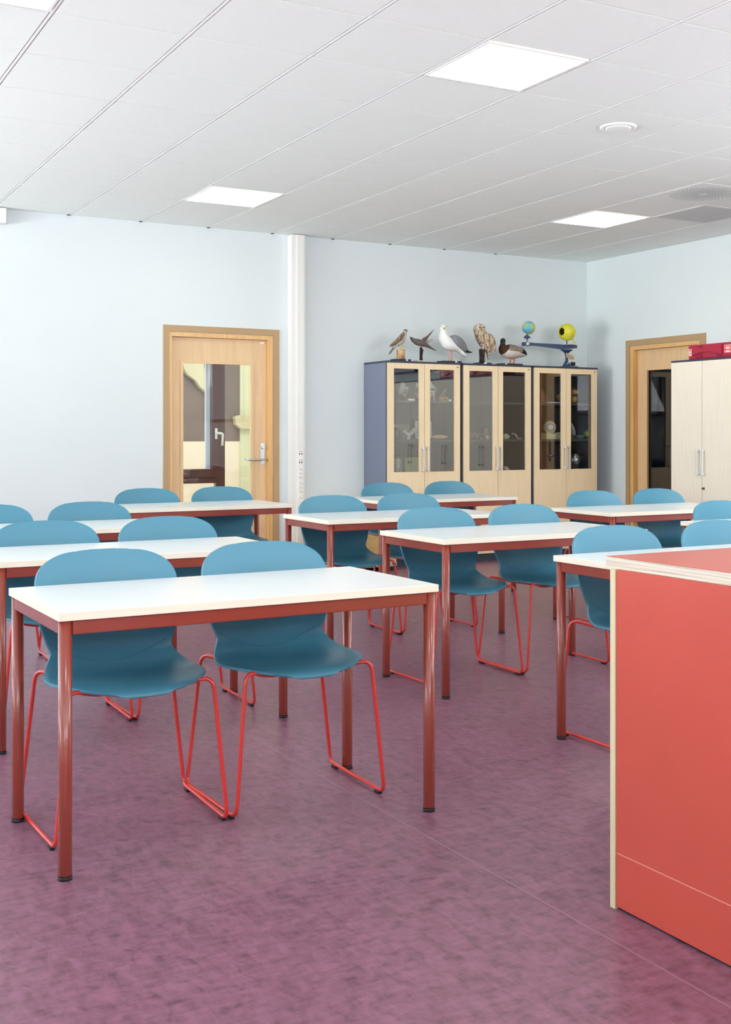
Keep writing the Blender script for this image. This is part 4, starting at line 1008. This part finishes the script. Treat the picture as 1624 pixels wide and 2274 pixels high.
# specimen jar
t = thing('specimen_jar', 'greenish specimen jar with a dark lid at the left of the left cabinet', 'jar', (5.435, 9.40, S3))
M['jarglass'] = mat('greenish_jar_glass', '8b958a', .12, .6, coat=.5)
bm = nb(); lathe(bm, [(.042, 0), (.045, .006), (.045, .150), (.036, .170), (.036, .178)], 0, 0, 28); obj('jar_body', bm, 'jarglass', t)
bm = nb(); lathe(bm, [(.040, .1785), (.041, .181), (.041, .196), (.036, .198)], 0, 0, 28); obj('lid', bm, 'greyframe', t)
bm = nb(); tube(bm, [(-.03, -.0445, .02), (-.01, -.047, .06), (.012, -.046, .10), (.0, -.047, .14)], .003, 6); obj('coiled_specimen', bm, 'print', t)

# anatomy models, right cabinet
M['muscle'] = mat('red_brown_muscle', '8a4d44', .45, scale=35, stretch=(1, 1, .3), col2='5d2f2c', coat=.2)
M['brownmodel'] = mat('brown_ribbed_model', '8a5a2c', .5, scale=30, stretch=(2, 2, .2), col2='5b3716')
M['creamplastic'] = mat('cream_plastic', 'e6dfb6', .45); M['eyewhite'] = mat('eye_white', 'e9e4da', .3, coat=.3)
M['greyish'] = mat('grey_plastic', '8f8f90', .4); M['bowl'] = mat('grey_green_bowl', '6f8783', .35); M['cellgreen'] = mat('green_cell_model', '5fa53a', .5); M['cellyellow'] = mat('yellow_cell_core', 'd8c258', .5)
GM = 'anatomy models behind the glass'
t = thing('muscle_model', 'dark red anatomy model tapering upward on the top shelf', 'model', (7.13, 9.45, S1), 0, GM)
bm = nb(); loft(bm, [(0, 0, .002, .060, .05), (-.002, 0, .04, .060, .05), (-.012, 0, .09, .045, .04), (-.020, 0, .13, .026, .03), (-.022, 0, .165, .012, .012)], lat=(1, 0, 0)); obj('torso', bm, 'muscle', t)
bm = nb(); box(bm, -.10, .10, -.05, .05, 0, .010, bev=.002); tag(obj('paper_pad', bm, 'paper', None, None, (7.165, 9.325, S1)), 'white pad of paper lying before the dark red model', 'paper')
t = thing('jaw_model', 'beige jaw model with a red inside on the top shelf', 'model', (7.33, 9.40, S1), 0, GM)
bm = nb(); loft(bm, [(-.065, 0, .070, .006, .006), (-.050, 0, .075, .03, .015), (-.01, 0, .085, .04, .018), (.03, 0, .090, .035, .016)]); obj('upper_jaw', bm, 'skin', t)
bm = nb(); loft(bm, [(-.066, 0, .062, .006, .006), (-.045, 0, .045, .03, .014), (0, 0, .036, .036, .014), (.03, 0, .034, .03, .014)]); obj('lower_jaw', bm, 'skin', t)
bm = nb(); loft(bm, [(-.02, 0, .060, .02, .012), (.0, 0, .062, .03, .022), (.035, 0, .062, .028, .02)]); obj('tongue', bm, mat('red_tongue', 'a3281c', .4), t)
bm = nb(); lathe(bm, [(.028, 0), (.03, .006), (.010, .010), (.008, .045)], .01, 0, 16); obj('stand', bm, 'greyish', t)
t = thing('head_section_model', 'pink brown head section model with a cream block on the top shelf', 'model', (7.50, 9.44, S1), 0, GM)
bm = nb(); loft(bm, [(-.005, 0, .002, .052, .05), (0, 0, .03, .052, .05), (.0, 0, .08, .050, .05), (.004, 0, .12, .044, .04), (.014, 0, .15, .028, .03), (.018, 0, .168, .010, .010)], lat=(1, 0, 0)); obj('head', bm, 'muscle', t)
bm = nb(); box(bm, -.045, .018, -.066, -.030, .095, .138, bev=.006); obj('cream_block', bm, 'skin', t)
bm = nb(); sphere(bm, (-.006, -.036, .042), .030, 16, 10, sc=(1, .8, 1.2)); obj('yellow_organ', bm, 'cellyellow', t)
t = thing('eye_model', 'large white eyeball model on a cream saddle shaped base', 'model', (7.155, 9.36, S2), 0, GM)
bm = nb(); plate(bm, [(-.085, 0), (.095, 0), (.097, .058), (.086, .068), (.055, .066), (.03, .056), (0, .050), (-.03, .054), (-.06, .062), (-.083, .062)], -.045, .045); obj('base', bm, 'creamplastic', t)
ec = (-.010, 0, .116)
bm = nb(); sphere(bm, ec, .064, 32, 20); obj('eyeball', bm, 'eyewhite', t)
bm = nb(); sphere(bm, (ec[0] + .035, .02, ec[2] - .004), .048, 20, 12); obj('eyeball_rear', bm, 'eyewhite', t)
fx = Vector((-.50, -.86, 0)).normalized()
def disc(name, r, d, m, r0=0.0):
    bm = nb(); side = Vector((-fx.y, fx.x, 0)); c = Vector(ec) + fx * d
    a = [bm.verts.new(c + side * r * math.cos(q) + Vector((0, 0, 1)) * r * math.sin(q)) for q in [2 * PI * i / 28 for i in range(28)]]
    b = [bm.verts.new(v.co - fx * .012) for v in a]; bm.faces.new(a)
    for i in range(28): bm.faces.new((a[i], a[(i + 1) % 28], b[(i + 1) % 28], b[i]))
    obj(name, bm, m, t)
disc('iris_ring', .038, .0545, 'print'); disc('iris', .034, .0560, 'greyish'); disc('inner_ring', .022, .0568, 'alu'); disc('pupil', .012, .0580, 'black')
bm = nb(); sphere(bm, (ec[0], 0, .183), .006, 10, 6); obj('top_pin', bm, 'eyewhite', t)
t = thing('ear_model', 'brown ribbed anatomy model with a pointer beside the eyeball model', 'model', (7.30, 9.52, S2), 0, GM)
bm = nb(); loft(bm, [(0, 0, .002, .050, .03), (0, 0, .06, .062, .04), (-.01, 0, .12, .072, .045), (-.02, 0, .17, .075, .045), (-.02, 0, .195, .055, .035), (-.02, 0, .203, .02, .02)], lat=(1, 0, 0)); obj('ribbed_body', bm, 'brownmodel', t)
bm = nb(); tube(bm, [(-.03, -.052, .205), (-.012, -.056, .13)], .0022, 6); sphere(bm, (-.010, -.058, .120), .010, 12, 8); obj('pointer', bm, 'creamplastic', t)
bm = nb(); sphere(bm, (.004, -.034, .05), .026, 14, 10, sc=(.7, .6, 1.7)); obj('green_organ', bm, mat('olive_organ', '8a8224', .5), t)
t = thing('layer_model', 'white and grey curved layer model standing on the middle shelf', 'model', (7.49, 9.46, S2), 0, GM)
for q in range(4):
    r0 = .035 + q * .018
    bm = nb(); tube(bm, [(-.03 + r0 * math.sin(a) * .8, -.02 + q * .010, .035 + (.10 + r0 * .6) * math.sin(min(PI / 2, a)) if a < PI / 2 else 0) if False else (-.045 + r0 * math.sin(a * 1.0) * 1.05, 0, .040 + (.145 - .004 * q) * math.cos(a) + .0) for a in [PI / 2 * i / 10 for i in range(11)]], [.0065] * 11, 8)
    obj('curved_layer', bm, ('eyewhite', 'greyish', 'eyewhite', 'gull_w')[q], t)
bm = nb(); box(bm, -.05, .045, -.03, .03, 0, .038, bev=.006); obj('layer_base', bm, 'greyish', t)
t = thing('shallow_bowl', 'grey green shallow bowl before the curved layer model', 'bowl', (7.50, 9.335, S2))
bm = nb(); lathe(bm, [(.024, 0), (.045, .010), (.058, .030), (.060, .038), (.055, .038), (.040, .014), (.008, .008)], 0, 0, 28); obj('bowl_body', bm, 'bowl', t)
t = thing('cell_model', 'green and yellow half ball cell model on the middle shelf by the right side', 'model', (7.615, 9.37, S2), 0, GM)
bm = nb(); sphere(bm, (0.012, 0, .044), .044, 22, 14, sc=(.9, .9, 1)); obj('shell_half', bm, 'bowl', t)
bm = nb(); sphere(bm, (-.004, -.010, .044), .040, 20, 12, sc=(.7, .85, 1)); obj('green_layer', bm, 'cellgreen', t)
bm = nb(); sphere(bm, (-.016, -.026, .050), .024, 16, 10, sc=(.6, .7, 1.1)); obj('core', bm, 'cellyellow', t)
t = thing('wrapped_skull', 'pale skull in a clear plastic bag on the lowest visible shelf', 'skull', (7.515, 9.42, S3))
bm = nb(); box(bm, -.10, .075, -.06, .06, 0, .022, bev=.004); obj('stand', bm, 'blackwood', t)
bm = nb(); loft(bm, [(0, 0, .040, .030, .035), (-.01, 0, .07, .036, .040), (-.015, 0, .10, .050, .055), (-.012, .0, .14, .058, .060), (-.01, 0, .175, .045, .045), (-.01, 0, .19, .012, .012)], lat=(1, 0, 0)); obj('skull', bm, 'greyish', t)
bm = nb(); loft(bm, [(0, 0, .024, .035, .045), (0, 0, .06, .065, .062), (-.005, 0, .11, .082, .075), (0, 0, .16, .082, .075), (.0, 0, .195, .062, .06), (.03, 0, .214, .02, .02), (.075, 0, .205, .012, .012)], lat=(1, 0, 0)); obj('plastic_bag', bm, glass('clear_bag', (.9, .92, .93, 1), .35, .15), t)

# ------------------------------------------------------------------ out of the picture but mirrored in the glass
t = thing('framed_poster', 'poster of red flowers mirrored in the glass of the left cabinet', 'poster', (XR - .004, 6.35, 1.96))
bm = nb(); box(bm, -.02, 0, -.50, .50, 0, .03); box(bm, -.02, 0, -.50, .50, .67, .70); box(bm, -.02, 0, -.50, -.47, .03, .67); box(bm, -.02, 0, .47, .50, .03, .67); obj('frame', bm, 'alu', t)
bm = nb(); box(bm, -.012, -.002, -.47, .47, .03, .67); obj('print', bm, mat('poster_blue_grey', '8d93a5', .5), t)
M['flower'] = mat('flower_red', 'c2322a', .6)
for y, z, r in ((-.30, .20, .12), (.05, .14, .09), (.30, .42, .11), (-.05, .50, .08)):
    bm = nb(); sphere(bm, (-.012, y, z), r, 18, 10, sc=(.02, 1, .9)); obj('flower', bm, 'flower', t)
bm = nb(); box(bm, -.25, 0, -.75, .75, 0, .80, bev=.004); o = obj('mirrored_dark_panel', bm, mat('dark_blue_panel', '222c3c', .35, .5), None, None, (XR - .004, 5.0, 1.98))  # added box so the left cabinet glass mirrors something dark
tag(o, 'unseen dark blue panel added to be mirrored in the left cabinet glass', 'panel')
bm = nb(); box(bm, LX - .004, LX - .0005, 8.11, 8.15, .90, 1.12); obj('lock_plate', bm, 'chrome', leaf2)
bm = nb(); tube(bm, fillet([(LX - .004, 8.13, .96), (LX - .05, 8.13, .96), (LX - .05, 8.26, .96)], .02), .009); obj('lever_handle', bm, 'chrome', leaf2)
